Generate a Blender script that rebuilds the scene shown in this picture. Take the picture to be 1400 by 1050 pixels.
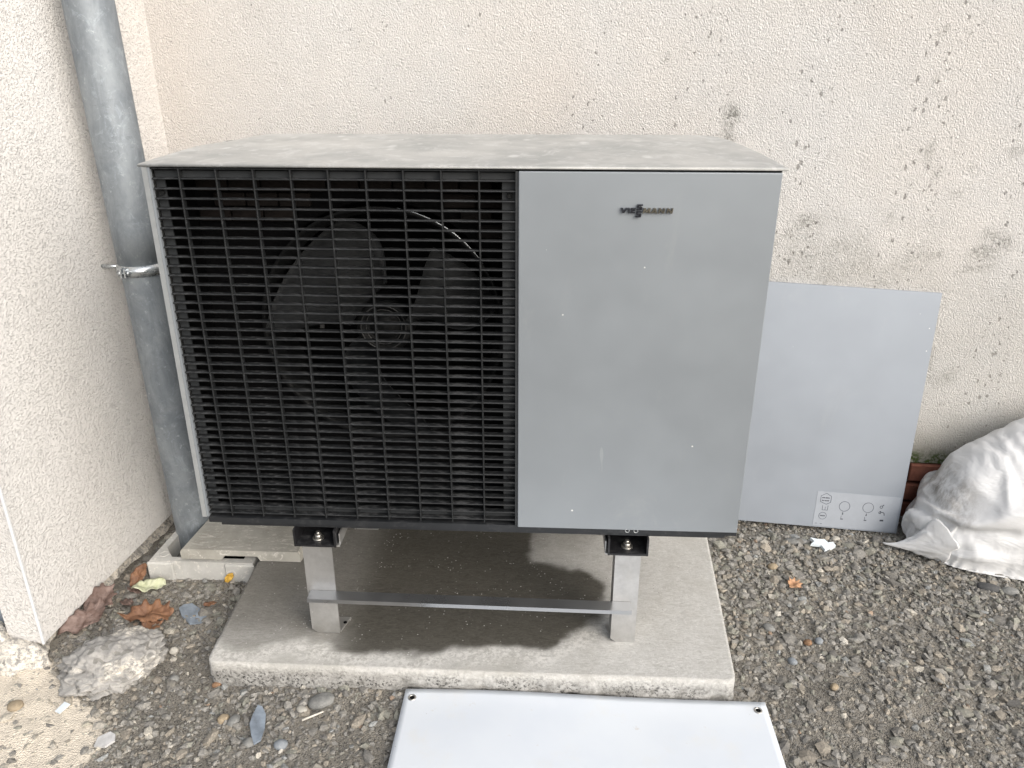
import bpy, bmesh, math, random
import numpy as np
from mathutils import Vector, Matrix, noise

random.seed(7)
rng = np.random.default_rng(11)
S = bpy.context.scene
COL = S.collection
for o in list(bpy.data.objects):
    bpy.data.objects.remove(o)

# ------------------------------------------------------------------ camera
cam_d = bpy.data.cameras.new('camera')
cam = bpy.data.objects.new('camera', cam_d)
COL.objects.link(cam)
r_, u_, f_ = Vector((.9988, .0489, -.0004)), Vector((-.0189, .392, .9198)), Vector((-.0452, .9187, -.3925))
M4 = Matrix((r_, u_, -f_)).transposed().to_4x4()
M4.translation = Vector((.74, -1.4548, 1.3135))
cam.matrix_world = M4
cam_d.sensor_width = 36
cam_d.lens = 36 * 1103.3 / 1400
cam_d.clip_start = .02
cam_d.clip_end = 200
S.camera = cam

# ------------------------------------------------------------------ sky and sun (overcast)
SUN_DIR = Vector((.75, -.85, .68)).normalized()      # towards the sun
el = math.asin(SUN_DIR.z)
az = math.atan2(SUN_DIR.x, SUN_DIR.y)
W = bpy.data.worlds.new('World')
S.world = W
W.use_nodes = True
nt = W.node_tree
nt.nodes.clear()
sky = nt.nodes.new('ShaderNodeTexSky')
sky.sky_type = 'NISHITA'
sky.sun_disc = False
sky.sun_elevation = el
sky.sun_rotation = az
sky.air_density = 1.0
sky.dust_density = 6.0
sky.ozone_density = 1.0
bg = nt.nodes.new('ShaderNodeBackground')
bg.inputs['Strength'].default_value = .13
wo = nt.nodes.new('ShaderNodeOutputWorld')
hs = nt.nodes.new('ShaderNodeHueSaturation')
hs.inputs['Saturation'].default_value = .55
nt.links.new(sky.outputs[0], hs.inputs['Color'])
nt.links.new(hs.outputs[0], bg.inputs[0])
nt.links.new(bg.outputs[0], wo.inputs[0])
sun_d = bpy.data.lights.new('sun', 'SUN')
sun_d.energy = 1.5
sun_d.angle = math.radians(90)
sun_d.color = (1, .99, .975)
sun = bpy.data.objects.new('sun', sun_d)
COL.objects.link(sun)
sun.rotation_euler = SUN_DIR.to_track_quat('Z', 'Y').to_euler()
vs = S.view_settings
vs.view_transform = 'Standard'
vs.look = 'None'
vs.exposure = 0.40
vs.gamma = 1
vs.use_curve_mapping = False

# ------------------------------------------------------------------ helpers: noise
def _hash(ix, iy, iz, seed):
    h = (ix * 374761393 + iy * 668265263 + iz * 2147483647 + seed * 1274126177) & 0xffffffff
    h = ((h ^ (h >> 13)) * 1274126177) & 0xffffffff
    h = (h ^ (h >> 16)) & 0xffffff
    return h / float(0xffffff)

def vnoise(P, seed=0):
    P = np.asarray(P, float)
    I = np.floor(P).astype(np.int64)
    F = P - I
    F = F * F * (3 - 2 * F)
    out = 0
    for dx in (0, 1):
        for dy in (0, 1):
            for dz in (0, 1):
                w = (F[:, 0] if dx else 1 - F[:, 0]) * (F[:, 1] if dy else 1 - F[:, 1]) * (F[:, 2] if dz else 1 - F[:, 2])
                out = out + w * _hash(I[:, 0] + dx, I[:, 1] + dy, I[:, 2] + dz, seed)
    return out

def fbm(P, oct=4, seed=0):
    P = np.asarray(P, float)
    a, s, t = .5, 0, 0
    for k in range(oct):
        s = s + a * vnoise(P * 2 ** k + 17.3 * k, seed + k)
        t += a
        a *= .5
    return s / t

def P3(x, y, z=0):
    x = np.asarray(x, float)
    return np.stack([x, np.asarray(y, float) + 0 * x, np.asarray(z, float) + 0 * x], -1)

def sstep(a, b, x):
    t = np.clip((x - a) / (b - a), 0, 1)
    return t * t * (3 - 2 * t)

def poly_sd(px, py, poly):
    """signed distance (positive inside) to a polygon"""
    d = np.full(px.shape, 1e9)
    ins = np.zeros(px.shape, bool)
    n = len(poly)
    for i in range(n):
        ax, ay = poly[i]
        bx, by = poly[(i + 1) % n]
        ex, ey = bx - ax, by - ay
        wx, wy = px - ax, py - ay
        t = np.clip((wx * ex + wy * ey) / (ex * ex + ey * ey), 0, 1)
        d = np.minimum(d, np.hypot(wx - t * ex, wy - t * ey))
        c = (ay > py) != (by > py)
        with np.errstate(divide='ignore', invalid='ignore'):
            xi = ax + (py - ay) / (by - ay if by != ay else 1e-9) * ex
        ins ^= c & (px < xi)
    return np.where(ins, d, -d)

# ------------------------------------------------------------------ helpers: objects
def thing(name, label, cat, loc=(0, 0, 0), group=None):
    o = bpy.data.objects.new(name, None)
    o.empty_display_size = .05
    COL.objects.link(o)
    o.location = loc
    o['label'] = label
    o['category'] = cat
    if group:
        o['group'] = group
    return o

def tag(o, label, cat, group=None):
    o['label'] = label
    o['category'] = cat
    if group:
        o['group'] = group
    return o

def link(name, me, mat, parent=None, smooth=False):
    o = bpy.data.objects.new(name, me)
    COL.objects.link(o)
    if mat is not None:
        if not me.materials:
            me.materials.append(mat)
    if smooth:
        me.polygons.foreach_set('use_smooth', [True] * len(me.polygons))
    if parent is not None:
        o.parent = parent
        # build everything in world coordinates; the parents are only moved, never turned
        off = Vector((0, 0, 0))
        p = parent
        while p is not None:
            off += Vector(p.location)
            p = p.parent
        o.location = -off
    return o

def mesh_np(name, V, F, smooth=False):
    me = bpy.data.meshes.new(name)
    me.from_pydata([tuple(v) for v in V], [], [tuple(f) for f in F])
    me.update()
    if smooth:
        me.polygons.foreach_set('use_smooth', [True] * len(me.polygons))
    return me

def fattr(me, name, arr):
    a = me.attributes.new(name, 'FLOAT', 'POINT')
    a.data.foreach_set('value', np.asarray(arr, np.float32))

class MB:
    """collects shapes and links them as one mesh object"""
    def __init__(self):
        self.bm = bmesh.new()

    def box(self, x0, y0, z0, x1, y1, z1, bev=0, seg=1):
        vs_ = [self.bm.verts.new(c) for c in ((x0, y0, z0), (x1, y0, z0), (x1, y1, z0), (x0, y1, z0), (x0, y0, z1), (x1, y0, z1), (x1, y1, z1), (x0, y1, z1))]
        fs = [self.bm.faces.new([vs_[i] for i in f]) for f in ((0, 3, 2, 1), (4, 5, 6, 7), (0, 1, 5, 4), (1, 2, 6, 5), (2, 3, 7, 6), (3, 0, 4, 7))]
        if bev:
            es = list({e for f in fs for e in f.edges})
            bmesh.ops.bevel(self.bm, geom=es, offset=bev, segments=seg, affect='EDGES', profile=.5)
        return self

    def prism(self, pts, a, b, axis=2):
        """outline pts extruded from a to b along an axis; pts give the two other coordinates in order"""
        def mk(p, t):
            if axis == 2: return (p[0], p[1], t)
            if axis == 1: return (p[0], t, p[1])
            return (t, p[0], p[1])
        A = [self.bm.verts.new(mk(p, a)) for p in pts]
        B = [self.bm.verts.new(mk(p, b)) for p in pts]
        n = len(pts)
        fs = [self.bm.faces.new(A[::-1]), self.bm.faces.new(B)]
        for i in range(n):
            fs.append(self.bm.faces.new((A[i], A[(i + 1) % n], B[(i + 1) % n], B[i])))
        return fs

    def tube(self, p0, p1, r0, r1=None, n=24, cap=True):
        r1 = r0 if r1 is None else r1
        p0, p1 = Vector(p0), Vector(p1)
        q = (p1 - p0).to_track_quat('Z', 'Y')
        A, B = [], []
        for i in range(n):
            a = 2 * math.pi * i / n
            d = Vector((math.cos(a), math.sin(a), 0))
            A.append(self.bm.verts.new(p0 + q @ (d * r0)))
            B.append(self.bm.verts.new(p1 + q @ (d * r1)))
        for i in range(n):
            f = self.bm.faces.new((A[i], A[(i + 1) % n], B[(i + 1) % n], B[i]))
            f.smooth = True
        if cap:
            self.bm.faces.new(A[::-1])
            self.bm.faces.new(B)
        return self

    def ring(self, c, axis, R, r, n=40, m=8, a0=0, a1=2 * math.pi, sq=1.0):
        """torus (or an arc of one) round c; sq scales the section along the axis"""
        q = Vector(axis).to_track_quat('Z', 'Y')
        c = Vector(c)
        full = abs(a1 - a0 - 2 * math.pi) < 1e-6
        N = n if full else n + 1
        rows = []
        for i in range(N):
            a = a0 + (a1 - a0) * i / n
            row = []
            for j in range(m):
                b = 2 * math.pi * j / m
                p = Vector(((R + r * math.cos(b)) * math.cos(a), (R + r * math.cos(b)) * math.sin(a), r * sq * math.sin(b)))
                row.append(self.bm.verts.new(c + q @ p))
            rows.append(row)
        for i in range(n):
            A, B = rows[i], rows[(i + 1) % N]
            for j in range(m):
                f = self.bm.faces.new((A[j], B[j], B[(j + 1) % m], A[(j + 1) % m]))
                f.smooth = True
        return self

    def lathe(self, c, axis, prof, n=48):
        """profile of (radius, height along the axis)"""
        q = Vector(axis).to_track_quat('Z', 'Y')
        c = Vector(c)
        rows = [[self.bm.verts.new(c + q @ Vector((r * math.cos(2 * math.pi * i / n), r * math.sin(2 * math.pi * i / n), h))) for i in range(n)] for r, h in prof]
        for k in range(len(prof) - 1):
            for i in range(n):
                f = self.bm.faces.new((rows[k][i], rows[k][(i + 1) % n], rows[k + 1][(i + 1) % n], rows[k + 1][i]))
                f.smooth = True
        return self

    def build(self, name, mat, parent=None, bevel=0, seg=2):
        if bevel:
            es = [e for e in self.bm.edges if len(e.link_faces) == 2 and e.calc_face_angle(0) > .6]
            bmesh.ops.bevel(self.bm, geom=es, offset=bevel, segments=seg, affect='EDGES', profile=.5)
        bmesh.ops.recalc_face_normals(self.bm, faces=self.bm.faces)
        me = bpy.data.meshes.new(name)
        self.bm.to_mesh(me)
        self.bm.free()
        return link(name, me, mat, parent)

# ------------------------------------------------------------------ helpers: materials
class NT:
    def __init__(self, name):
        self.m = bpy.data.materials.new(name)
        self.m.use_nodes = True
        self.t = self.m.node_tree
        self.b = self.t.nodes['Principled BSDF']
        self.co = self.t.nodes.new('ShaderNodeTexCoord').outputs['Object']

    def n(self, typ, **kw):
        nd = self.t.nodes.new(typ)
        for k, v in kw.items():
            setattr(nd, k, v)
        return nd

    def put(self, sock, v):
        if hasattr(v, 'is_linked') or isinstance(v, bpy.types.NodeSocket):
            self.t.links.new(v, sock)
        else:
            if sock.type == 'RGBA' and len(v) == 3:
                v = (*v, 1)
            sock.default_value = v

    def map(self, scale=(1, 1, 1), rot=(0, 0, 0)):
        nd = self.n('ShaderNodeMapping')
        self.put(nd.inputs['Vector'], self.co)
        nd.inputs['Scale'].default_value = scale
        nd.inputs['Rotation'].default_value = rot
        return nd.outputs[0]

    def noise(self, scale, detail=4, rough=.6, vec=None, dist=0, lac=2):
        nd = self.n('ShaderNodeTexNoise')
        self.put(nd.inputs['Vector'], vec if vec is not None else self.co)
        nd.inputs['Scale'].default_value = scale
        nd.inputs['Detail'].default_value = detail
        nd.inputs['Roughness'].default_value = rough
        nd.inputs['Distortion'].default_value = dist
        return nd.outputs['Fac']

    def vor(self, scale, feature='F1', vec=None, rnd=1, out='Distance'):
        nd = self.n('ShaderNodeTexVoronoi', feature=feature)
        self.put(nd.inputs['Vector'], vec if vec is not None else self.co)
        nd.inputs['Scale'].default_value = scale
        nd.inputs['Randomness'].default_value = rnd
        return nd.outputs[out]

    def ramp(self, fac, a, b, lo=0.0, hi=1.0):
        nd = self.n('ShaderNodeMapRange', interpolation_type='SMOOTHSTEP')
        self.put(nd.inputs['Value'], fac)
        nd.inputs['From Min'].default_value = a
        nd.inputs['From Max'].default_value = b
        nd.inputs['To Min'].default_value = lo
        nd.inputs['To Max'].default_value = hi
        return nd.outputs[0]

    def math(self, op, a, b=0.0):
        nd = self.n('ShaderNodeMath', operation=op)
        self.put(nd.inputs[0], a)
        self.put(nd.inputs[1], b)
        return nd.outputs[0]

    def mix(self, fac, a, b, blend='MIX'):
        nd = self.n('ShaderNodeMix', data_type='RGBA', blend_type=blend)
        self.put(nd.inputs['Factor'], fac)
        self.put(nd.inputs['A'] if False else nd.inputs[6], a)
        self.put(nd.inputs[7], b)
        return nd.outputs[2]

    def attr(self, name, out='Fac'):
        nd = self.n('ShaderNodeAttribute', attribute_name=name)
        return nd.outputs[out]

    def bump(self, h, strength=.5, dist=.003, normal=None):
        nd = self.n('ShaderNodeBump')
        nd.inputs['Strength'].default_value = strength
        nd.inputs['Distance'].default_value = dist
        self.put(nd.inputs['Height'], h)
        if normal is not None:
            self.put(nd.inputs['Normal'], normal)
        return nd.outputs[0]

    def out(self, color, rough=.6, metal=0.0, normal=None, spec=None):
        self.put(self.b.inputs['Base Color'], color)
        self.put(self.b.inputs['Roughness'], rough)
        self.put(self.b.inputs['Metallic'], metal)
        if spec is not None:
            self.b.inputs['Specular IOR Level'].default_value = spec
        if normal is not None:
            self.put(self.b.inputs['Normal'], normal)
        return self.m

def simple(name, col, rough=.5, metal=0.0, var=.15, scale=40, bump=0, bscale=200, spec=None):
    n = NT(name)
    f = n.noise(scale, 5, .65)
    dark = tuple(c * (1 - var) for c in col)
    lite = tuple(min(1, c * (1 + var)) for c in col)
    c = n.mix(n.ramp(f, .3, .7), dark, lite)
    nm = n.bump(n.noise(bscale, 3), bump, .001) if bump else None
    return n.out(c, n.ramp(n.noise(scale * 1.7, 3), .3, .7, max(0, rough - .06), min(1, rough + .08)), metal, nm, spec)

# --- plaster (rough render) of both walls
def plaster_mat(name, base, warm, worm=False):
    n = NT(name)
    if worm:
        vec = n.map((1, .85, 1.1), (.6, 0, 0))
        g1 = n.noise(210, 3, .6, vec, .15)
        g2 = n.noise(480, 2, .5)
        gv = n.vor(210, 'SMOOTH_F1', n.map((1, .85, 1)))
        h = n.math('ADD', n.math('ADD', n.math('MULTIPLY', n.ramp(g1, .30, .52), .8), n.math('MULTIPLY', g2, .4)), n.math('MULTIPLY', gv, -.5))
        amp = .0030
    else:
        g1 = n.noise(250, 3, .62, n.map((1.2, 1, .85), (0, .5, 0)), .1)
        g2 = n.noise(380, 2, .5)
        gv = n.vor(290, 'SMOOTH_F1', n.map((1.1, 1, .9)))
        h = n.math('ADD', n.math('ADD', n.math('MULTIPLY', n.ramp(g1, .32, .62), .7), n.math('MULTIPLY', g2, .5)), n.math('MULTIPLY', gv, -.9))
        amp = .0040
    pit = n.ramp(g1, .28, .44, .7, 0)
    big = n.noise(3.2, 4, .55)
    c = n.mix(n.ramp(big, .3, .72), base, warm)
    c = n.mix(n.attr('warm'), c, tuple(w * k for w, k in zip(warm, (1.0, .9, .82))))
    c = n.mix(n.math('MULTIPLY', n.ramp(n.noise(16, 5, .7), .45, .75), .14), c, tuple(b * .72 for b in base))
    c = n.mix(n.math('MULTIPLY', pit, .62), c, tuple(b * .42 for b in base))
    # pits and dark specks
    vv0 = n.map((1, 1, .62), (0, .35, 0))
    wn = n.n('ShaderNodeTexNoise')
    n.put(wn.inputs['Vector'], n.co)
    wn.inputs['Scale'].default_value = 150
    wn.inputs['Detail'].default_value = 3
    vm = n.n('ShaderNodeVectorMath', operation='MULTIPLY_ADD')
    n.put(vm.inputs[0], wn.outputs['Color'])
    vm.inputs[1].default_value = (.011, .011, .011)
    n.put(vm.inputs[2], vv0)
    vv = vm.outputs[0]
    d = n.vor(26, 'F1', vv)
    col = n.vor(26, 'F1', vv, out='Color')
    sep = n.n('ShaderNodeSeparateColor')
    n.put(sep.inputs[0], col)
    size = n.math('MULTIPLY', n.math('POWER', sep.outputs[0], 6.0), n.math('MULTIPLY', n.attr('speck'), .068))
    s1 = n.ramp(n.math('SUBTRACT', size, d), -.012, .02)
    d2 = n.vor(72, 'F1', vv)
    col2 = n.vor(72, 'F1', vv, out='Color')
    sep2 = n.n('ShaderNodeSeparateColor')
    n.put(sep2.inputs[0], col2)
    size2 = n.math('MULTIPLY', n.math('POWER', sep2.outputs[1], 3.0), n.math('MULTIPLY', n.attr('speck'), .21))
    s2 = n.ramp(n.math('SUBTRACT', size2, d2), -.02, .04)
    s = n.math('MAXIMUM', s1, n.math('MULTIPLY', s2, .8))
    c = n.mix(n.math('MULTIPLY', s, .72), c, (.13, .122, .11))
    st = n.math('MULTIPLY', n.attr('stain'), n.ramp(n.noise(130, 4, .75), .40, .60, .12, 1))
    c = n.mix(st, c, (.12, .12, .10))
    c = n.mix(n.attr('damp_shade'), c, (.17, .165, .12))
    c = n.mix(n.math('MULTIPLY', n.attr('moss'), n.ramp(n.noise(120, 4), .35, .6)), c, (.07, .10, .03))
    hh = n.math('SUBTRACT', h, n.math('MULTIPLY', s, 1.2))
    return n.out(c, .95, 0, n.bump(hh, .8, amp), .2)

M = {}
M['back_plaster'] = plaster_mat('back_plaster', (.705, .70, .69), (.715, .695, .67))
M['left_plaster'] = plaster_mat('left_plaster', (.72, .71, .695), (.71, .70, .68), True)

def ground_mat():
    n = NT('gravelly_earth')
    a = n.noise(9, 6, .65)
    c = n.mix(n.ramp(a, .3, .7), (.20, .188, .166), (.31, .292, .258))
    g = n.vor(330, 'F1', out='Color')
    sp = n.n('ShaderNodeSeparateColor')
    n.put(sp.inputs[0], g)
    c = n.mix(n.math('MULTIPLY', n.ramp(sp.outputs[0], .55, 1), .6), c, (.26, .235, .19))
    c = n.mix(n.math('MULTIPLY', n.ramp(sp.outputs[1], .6, 1), .7), c, (.035, .034, .033))
    c = n.mix(n.ramp(n.noise(420, 2), .66, .74), c, (.5, .48, .44))
    spl = n.ramp(n.math('ADD', n.math('MULTIPLY', n.attr('spill'), .72), n.math('MULTIPLY', n.noise(85, 6, .8), 1.25)), 1.02, 1.22)
    sc = n.mix(n.ramp(n.noise(40, 4), .35, .7), (.80, .725, .61), (.66, .60, .51))
    c = n.mix(spl, c, sc)
    h = n.math('ADD', n.math('MULTIPLY', n.vor(330, 'F1'), -1.0), n.math('ADD', n.noise(120, 5, .7), n.math('MULTIPLY', spl, .8)))
    return n.out(c, .95, 0, n.bump(h, .8, .004), .2)
M['ground'] = ground_mat()

def pebble_mat():
    n = NT('pebbles')
    c = n.attr('col', 'Color')
    f = n.noise(260, 4, .7)
    c2 = n.mix(n.ramp(f, .3, .75), n.mix(1, c, (.62, .62, .62), 'MULTIPLY'), n.mix(1, c, (1.25, 1.22, 1.18), 'MULTIPLY'))
    c2 = n.mix(n.math('MULTIPLY', n.ramp(n.noise(60, 4), .46, .72), .6), c2, (.25, .235, .20))
    return n.out(c2, .85, 0, n.bump(n.noise(420, 4), .4, .0012), .3)
M['pebbles'] = pebble_mat()

def stone_mat(name, a, b, rough=.85, scale=60):
    n = NT(name)
    c = n.mix(n.ramp(n.noise(scale, 5, .7), .3, .7), a, b)
    c = n.mix(n.math('MULTIPLY', n.ramp(n.noise(scale * 5, 3), .55, .75), .5), c, tuple(x * .5 for x in a))
    return n.out(c, rough, 0, n.bump(n.noise(scale * 6, 4, .7), .5, .002), .3)

def concrete_slab_mat():
    n = NT('slab_concrete')
    streak = n.noise(48, 6, .78, n.map((1, 2.8, 1), (0, 0, .75)), 1.6)
    streak2 = n.noise(60, 6, .78, n.map((3.0, 1, 1), (0, 0, .35)), 1.8)
    c = n.mix(n.ramp(streak, .32, .68), (.41, .405, .38), (.60, .595, .575))
    c = n.mix(n.math('MULTIPLY', n.ramp(streak2, .50, .66), .6), c, (.66, .655, .635))
    c = n.mix(n.math('MULTIPLY', n.ramp(n.noise(5, 6, .65), .42, .68), .55), c, (.38, .37, .335))
    c = n.mix(n.math('MULTIPLY', n.attr('lime'), n.ramp(n.noise(90, 4, .8), .40, .60)), c, (.70, .69, .66))
    w = n.attr('wet')
    wetc = n.mix(n.ramp(streak, .3, .7), (.060, .0565, .047), (.112, .106, .091))
    c = n.mix(w, c, wetc)
    dots = n.ramp(n.vor(105, 'F1'), .08, .22, 1, 0)
    c = n.mix(n.math('MULTIPLY', dots, n.ramp(n.noise(25, 4, .7), .50, .66)), c, (.74, .735, .71))
    pits = n.ramp(n.vor(75, 'F1', n.map((1, 1, 1), (.3, .2, .9))), .05, .15, 1, 0)
    c = n.mix(n.math('MULTIPLY', pits, n.ramp(n.noise(19, 3), .55, .66, 0, .8)), c, (.075, .043, .04))
    sd = n.attr('side')
    sidec = n.mix(n.ramp(n.noise(45, 6, .75), .3, .7), (.22, .215, .20), (.52, .515, .50))
    hole = n.math('MULTIPLY', n.ramp(n.noise(150, 4, .7), .50, .62), n.ramp(n.noise(13, 3), .38, .58))
    sidec = n.mix(hole, sidec, (.06, .06, .058))
    c = n.mix(sd, c, sidec)
    h = n.math('ADD', n.math('MULTIPLY', streak, 1.6), n.math('MULTIPLY', n.noise(240, 4, .7), 1.0))
    h = n.math('SUBTRACT', h, n.math('MULTIPLY', n.math('MULTIPLY', hole, sd), 2.0))
    return n.out(c, n.ramp(w, 0, 1, .9, .68), 0, n.bump(h, .5, .003), .3)
M['slab'] = concrete_slab_mat()

def precast_mat(name, a, b):
    n = NT(name)
    c = n.mix(n.ramp(n.noise(14, 5, .65), .3, .7), a, b)
    c = n.mix(n.math('MULTIPLY', n.ramp(n.noise(34, 5, .75, n.map((1, 3, 1), (0, 0, -.6)), 1), .54, .64), .8), c, (.72, .70, .65))
    c = n.mix(n.ramp(n.vor(130, 'F1'), .0, .07, .55, 0), c, (.06, .055, .05))
    return n.out(c, .88, 0, n.bump(n.noise(220, 4, .7), .4, .002), .3)
M['cover'] = precast_mat('gully_cover_concrete', (.34, .33, .295), (.45, .44, .40))
M['gully'] = precast_mat('gully_concrete', (.42, .42, .40), (.54, .54, .52))

def galv_mat():
    n = NT('galvanised_zinc')
    fl = n.noise(16, 6, .7, n.map((1.2, 1.2, .5)), .6)
    sp = n.noise(55, 5, .75)
    c = n.mix(n.ramp(fl, .3, .7), (.19, .215, .24), (.30, .33, .355))
    c = n.mix(n.math('MULTIPLY', n.ramp(n.noise(20, 6, .8, n.map((1.3, 1.3, 1.0)), 1.5), .53, .66), .4), c, (.42, .47, .52))
    c = n.mix(n.math('MULTIPLY', n.ramp(sp, .58, .72), .5), c, (.55, .60, .64))
    c = n.mix(n.math('MULTIPLY', n.ramp(n.noise(34, 6, .8, None, 1.0), .57, .68), .4), c, (.13, .15, .17))
    rg = n.ramp(n.noise(26, 6, .8), .3, .7, .42, .72)
    return n.out(c, rg, .45, n.bump(n.noise(60, 5, .7), .15, .0015))
M['galv'] = galv_mat()
M['clamp'] = simple('clamp_zinc', (.55, .58, .6), .28, .9, .1, 60)

def paint_mat(name, col, rough, metal, dust=.12, specks=True):
    n = NT(name)
    c = n.mix(n.ramp(n.noise(2.2, 4, .6), .3, .7), tuple(x * .94 for x in col), tuple(x * 1.05 for x in col))
    c = n.mix(n.math('MULTIPLY', n.ramp(n.noise(9, 6, .7, n.map((1, 1, .5)), .8), .55, .8), dust), c, (.55, .55, .53))
    if specks:
        d = n.vor(34, 'F1')
        sp = n.n('ShaderNodeSeparateColor')
        n.put(sp.inputs[0], n.vor(34, 'F1', out='Color'))
        m = n.ramp(n.math('SUBTRACT', n.math('MULTIPLY', n.math('POWER', sp.outputs[0], 9.0), .075), d), -.01, .012)
        c = n.mix(m, c, (.74, .74, .73))
        sc = n.ramp(n.noise(11, 3, .5, n.map((1, 1, .12), (0, .6, 0)), 2.0), .755, .775)
        c = n.mix(n.math('MULTIPLY', sc, .12), c, (.72, .73, .74))
    return n.out(c, n.ramp(n.noise(12, 4), .3, .7, rough - .04, rough + .06), metal)
M['silver'] = paint_mat('silver_paint', (.275, .302, .328), .45, .3)
M['silver_loose'] = paint_mat('silver_paint_loose_panel', (.305, .338, .385), .42, .3, .10)
M['silver_edge'] = simple('silver_edge', (.40, .42, .43), .38, .4, .05)

def lid_mat():
    n = NT('dusty_silver_lid')
    c = n.mix(n.ramp(n.noise(6, 6, .7), .32, .68), (.34, .35, .345), (.50, .50, .485))
    st = n.noise(16, 6, .75, n.map((1, .8, 1), (0, 0, .25)), 1.2)
    c = n.mix(n.math('MULTIPLY', n.ramp(st, .48, .66), .45), c, (.64, .645, .64))
    c = n.mix(n.math('MULTIPLY', n.ramp(n.noise(24, 6, .8), .52, .68), .30), c, (.28, .285, .28))
    d = n.vor(22, 'F1', n.map((1, .45, 1)))
    c = n.mix(n.math('MULTIPLY', n.ramp(d, .10, .30, 1, 0), n.ramp(n.noise(7, 3), .45, .6, 0, .45)), c, (.72, .725, .715))
    return n.out(c, .6, .15, n.bump(n.noise(70, 4), .1, .001))
M['lid'] = lid_mat()
M['lid_edge'] = simple('lid_edge_metal', (.55, .57, .58), .35, .4, .06)

def plastic_mat(name, col, rough, dust=.5, spec=.5, dcol=(.14, .14, .14)):
    n = NT(name)
    c = n.mix(n.math('MULTIPLY', n.ramp(n.noise(38, 6, .75), .5, .72), dust), col, dcol)
    geo = n.n('ShaderNodeNewGeometry')
    sx = n.n('ShaderNodeSeparateXYZ')
    n.put(sx.inputs[0], geo.outputs['Normal'])
    up = n.math('MULTIPLY', n.ramp(sx.outputs[2], .5, .95), n.ramp(n.noise(55, 6, .8, n.map((.6, 1, 1.0))), .46, .68))
    c = n.mix(n.math('MULTIPLY', up, dust), c, (.20, .205, .21))
    return n.out(c, rough, 0, n.bump(n.noise(160, 4), .12, .001), spec)
M['grille'] = plastic_mat('grille_plastic', (.0125, .0138, .0152), .46, .45, .42, (.085, .09, .095))
M['plate'] = plastic_mat('grille_back_plate', (.022, .025, .028), .6, .12)
M['inside'] = simple('black_interior', (.003, .003, .0035), .8, 0, .2, 30, spec=.12)
M['shroud'] = simple('fan_ring_plastic', (.007, .0075, .008), .55, 0, .2, 30, spec=.25)
M['blade'] = simple('fan_blade_plastic', (.034, .036, .038), .6, 0, .25, 18, spec=.2)
M['coil'] = simple('coil_block', (.014, .0115, .0105), .8, 0, .4, 25, .3, spec=.15)
M['tray'] = plastic_mat('tray_black', (.018, .02, .023), .42, .2)
M['black_steel'] = plastic_mat('black_coated_steel', (.014, .014, .016), .34, .25)
M['hub_ring'] = simple('hub_ring', (.09, .09, .09), .3, .3, .2)

def stainless_mat():
    n = NT('brushed_stainless')
    c = n.mix(n.ramp(n.noise(12, 5, .7), .3, .7), (.46, .46, .455), (.61, .61, .605))
    c = n.mix(n.ramp(n.noise(45, 4), .66, .74), c, (.75, .74, .72))
    c = n.mix(n.math('MULTIPLY', n.ramp(n.noise(8, 5), .5, .7), .4), c, (.30, .285, .25))
    return n.out(c, n.ramp(n.noise(20, 4, .6, n.map((1, 1, .1))), .3, .7, .33, .46), .75, n.bump(n.noise(50, 3, .6, n.map((12, 12, 1))), .05, .001))
M['steel'] = stainless_mat()
M['bar_steel'] = simple('smooth_stainless', (.46, .47, .48), .30, .9, .02, 6)
M['bolt'] = simple('bolt_zinc', (.5, .49, .46), .35, .9, .3, 90)
M['chrome_dark'] = simple('badge_chrome', (.10, .105, .13), .2, .95, .1, 20)
M['chrome_warm'] = simple('badge_chrome_warm', (.22, .205, .17), .25, .85, .1, 20)
M['print'] = simple('dark_print', (.045, .05, .065), .6, 0, .05)
M['sticker'] = simple('grey_sticker', (.345, .376, .422), .45, .1, .03)

def board_mat():
    n = NT('white_coated_board')
    c = n.mix(n.ramp(n.noise(3, 4), .3, .7), (.63, .68, .745), (.69, .735, .785))
    c = n.mix(n.math('MULTIPLY', n.ramp(n.noise(5, 6, .7), .52, .72), .35), c, (.68, .67, .63))
    c = n.mix(n.math('MULTIPLY', n.ramp(n.noise(24, 5, .7), .64, .74), .45), c, (.50, .44, .37))
    d = n.vor(40, 'F1')
    sp = n.n('ShaderNodeSeparateColor')
    n.put(sp.inputs[0], n.vor(40, 'F1', out='Color'))
    m = n.ramp(n.math('SUBTRACT', n.math('MULTIPLY', n.math('POWER', sp.outputs[0], 12.0), .08), d), -.01, .01)
    c = n.mix(m, c, (.12, .10, .08))
    return n.out(c, .38, 0, n.bump(n.noise(6, 3), .06, .004), .45)
M['board'] = board_mat()
M['board_edge'] = simple('board_edge', (.7, .7, .7), .6, 0, .05)

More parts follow.
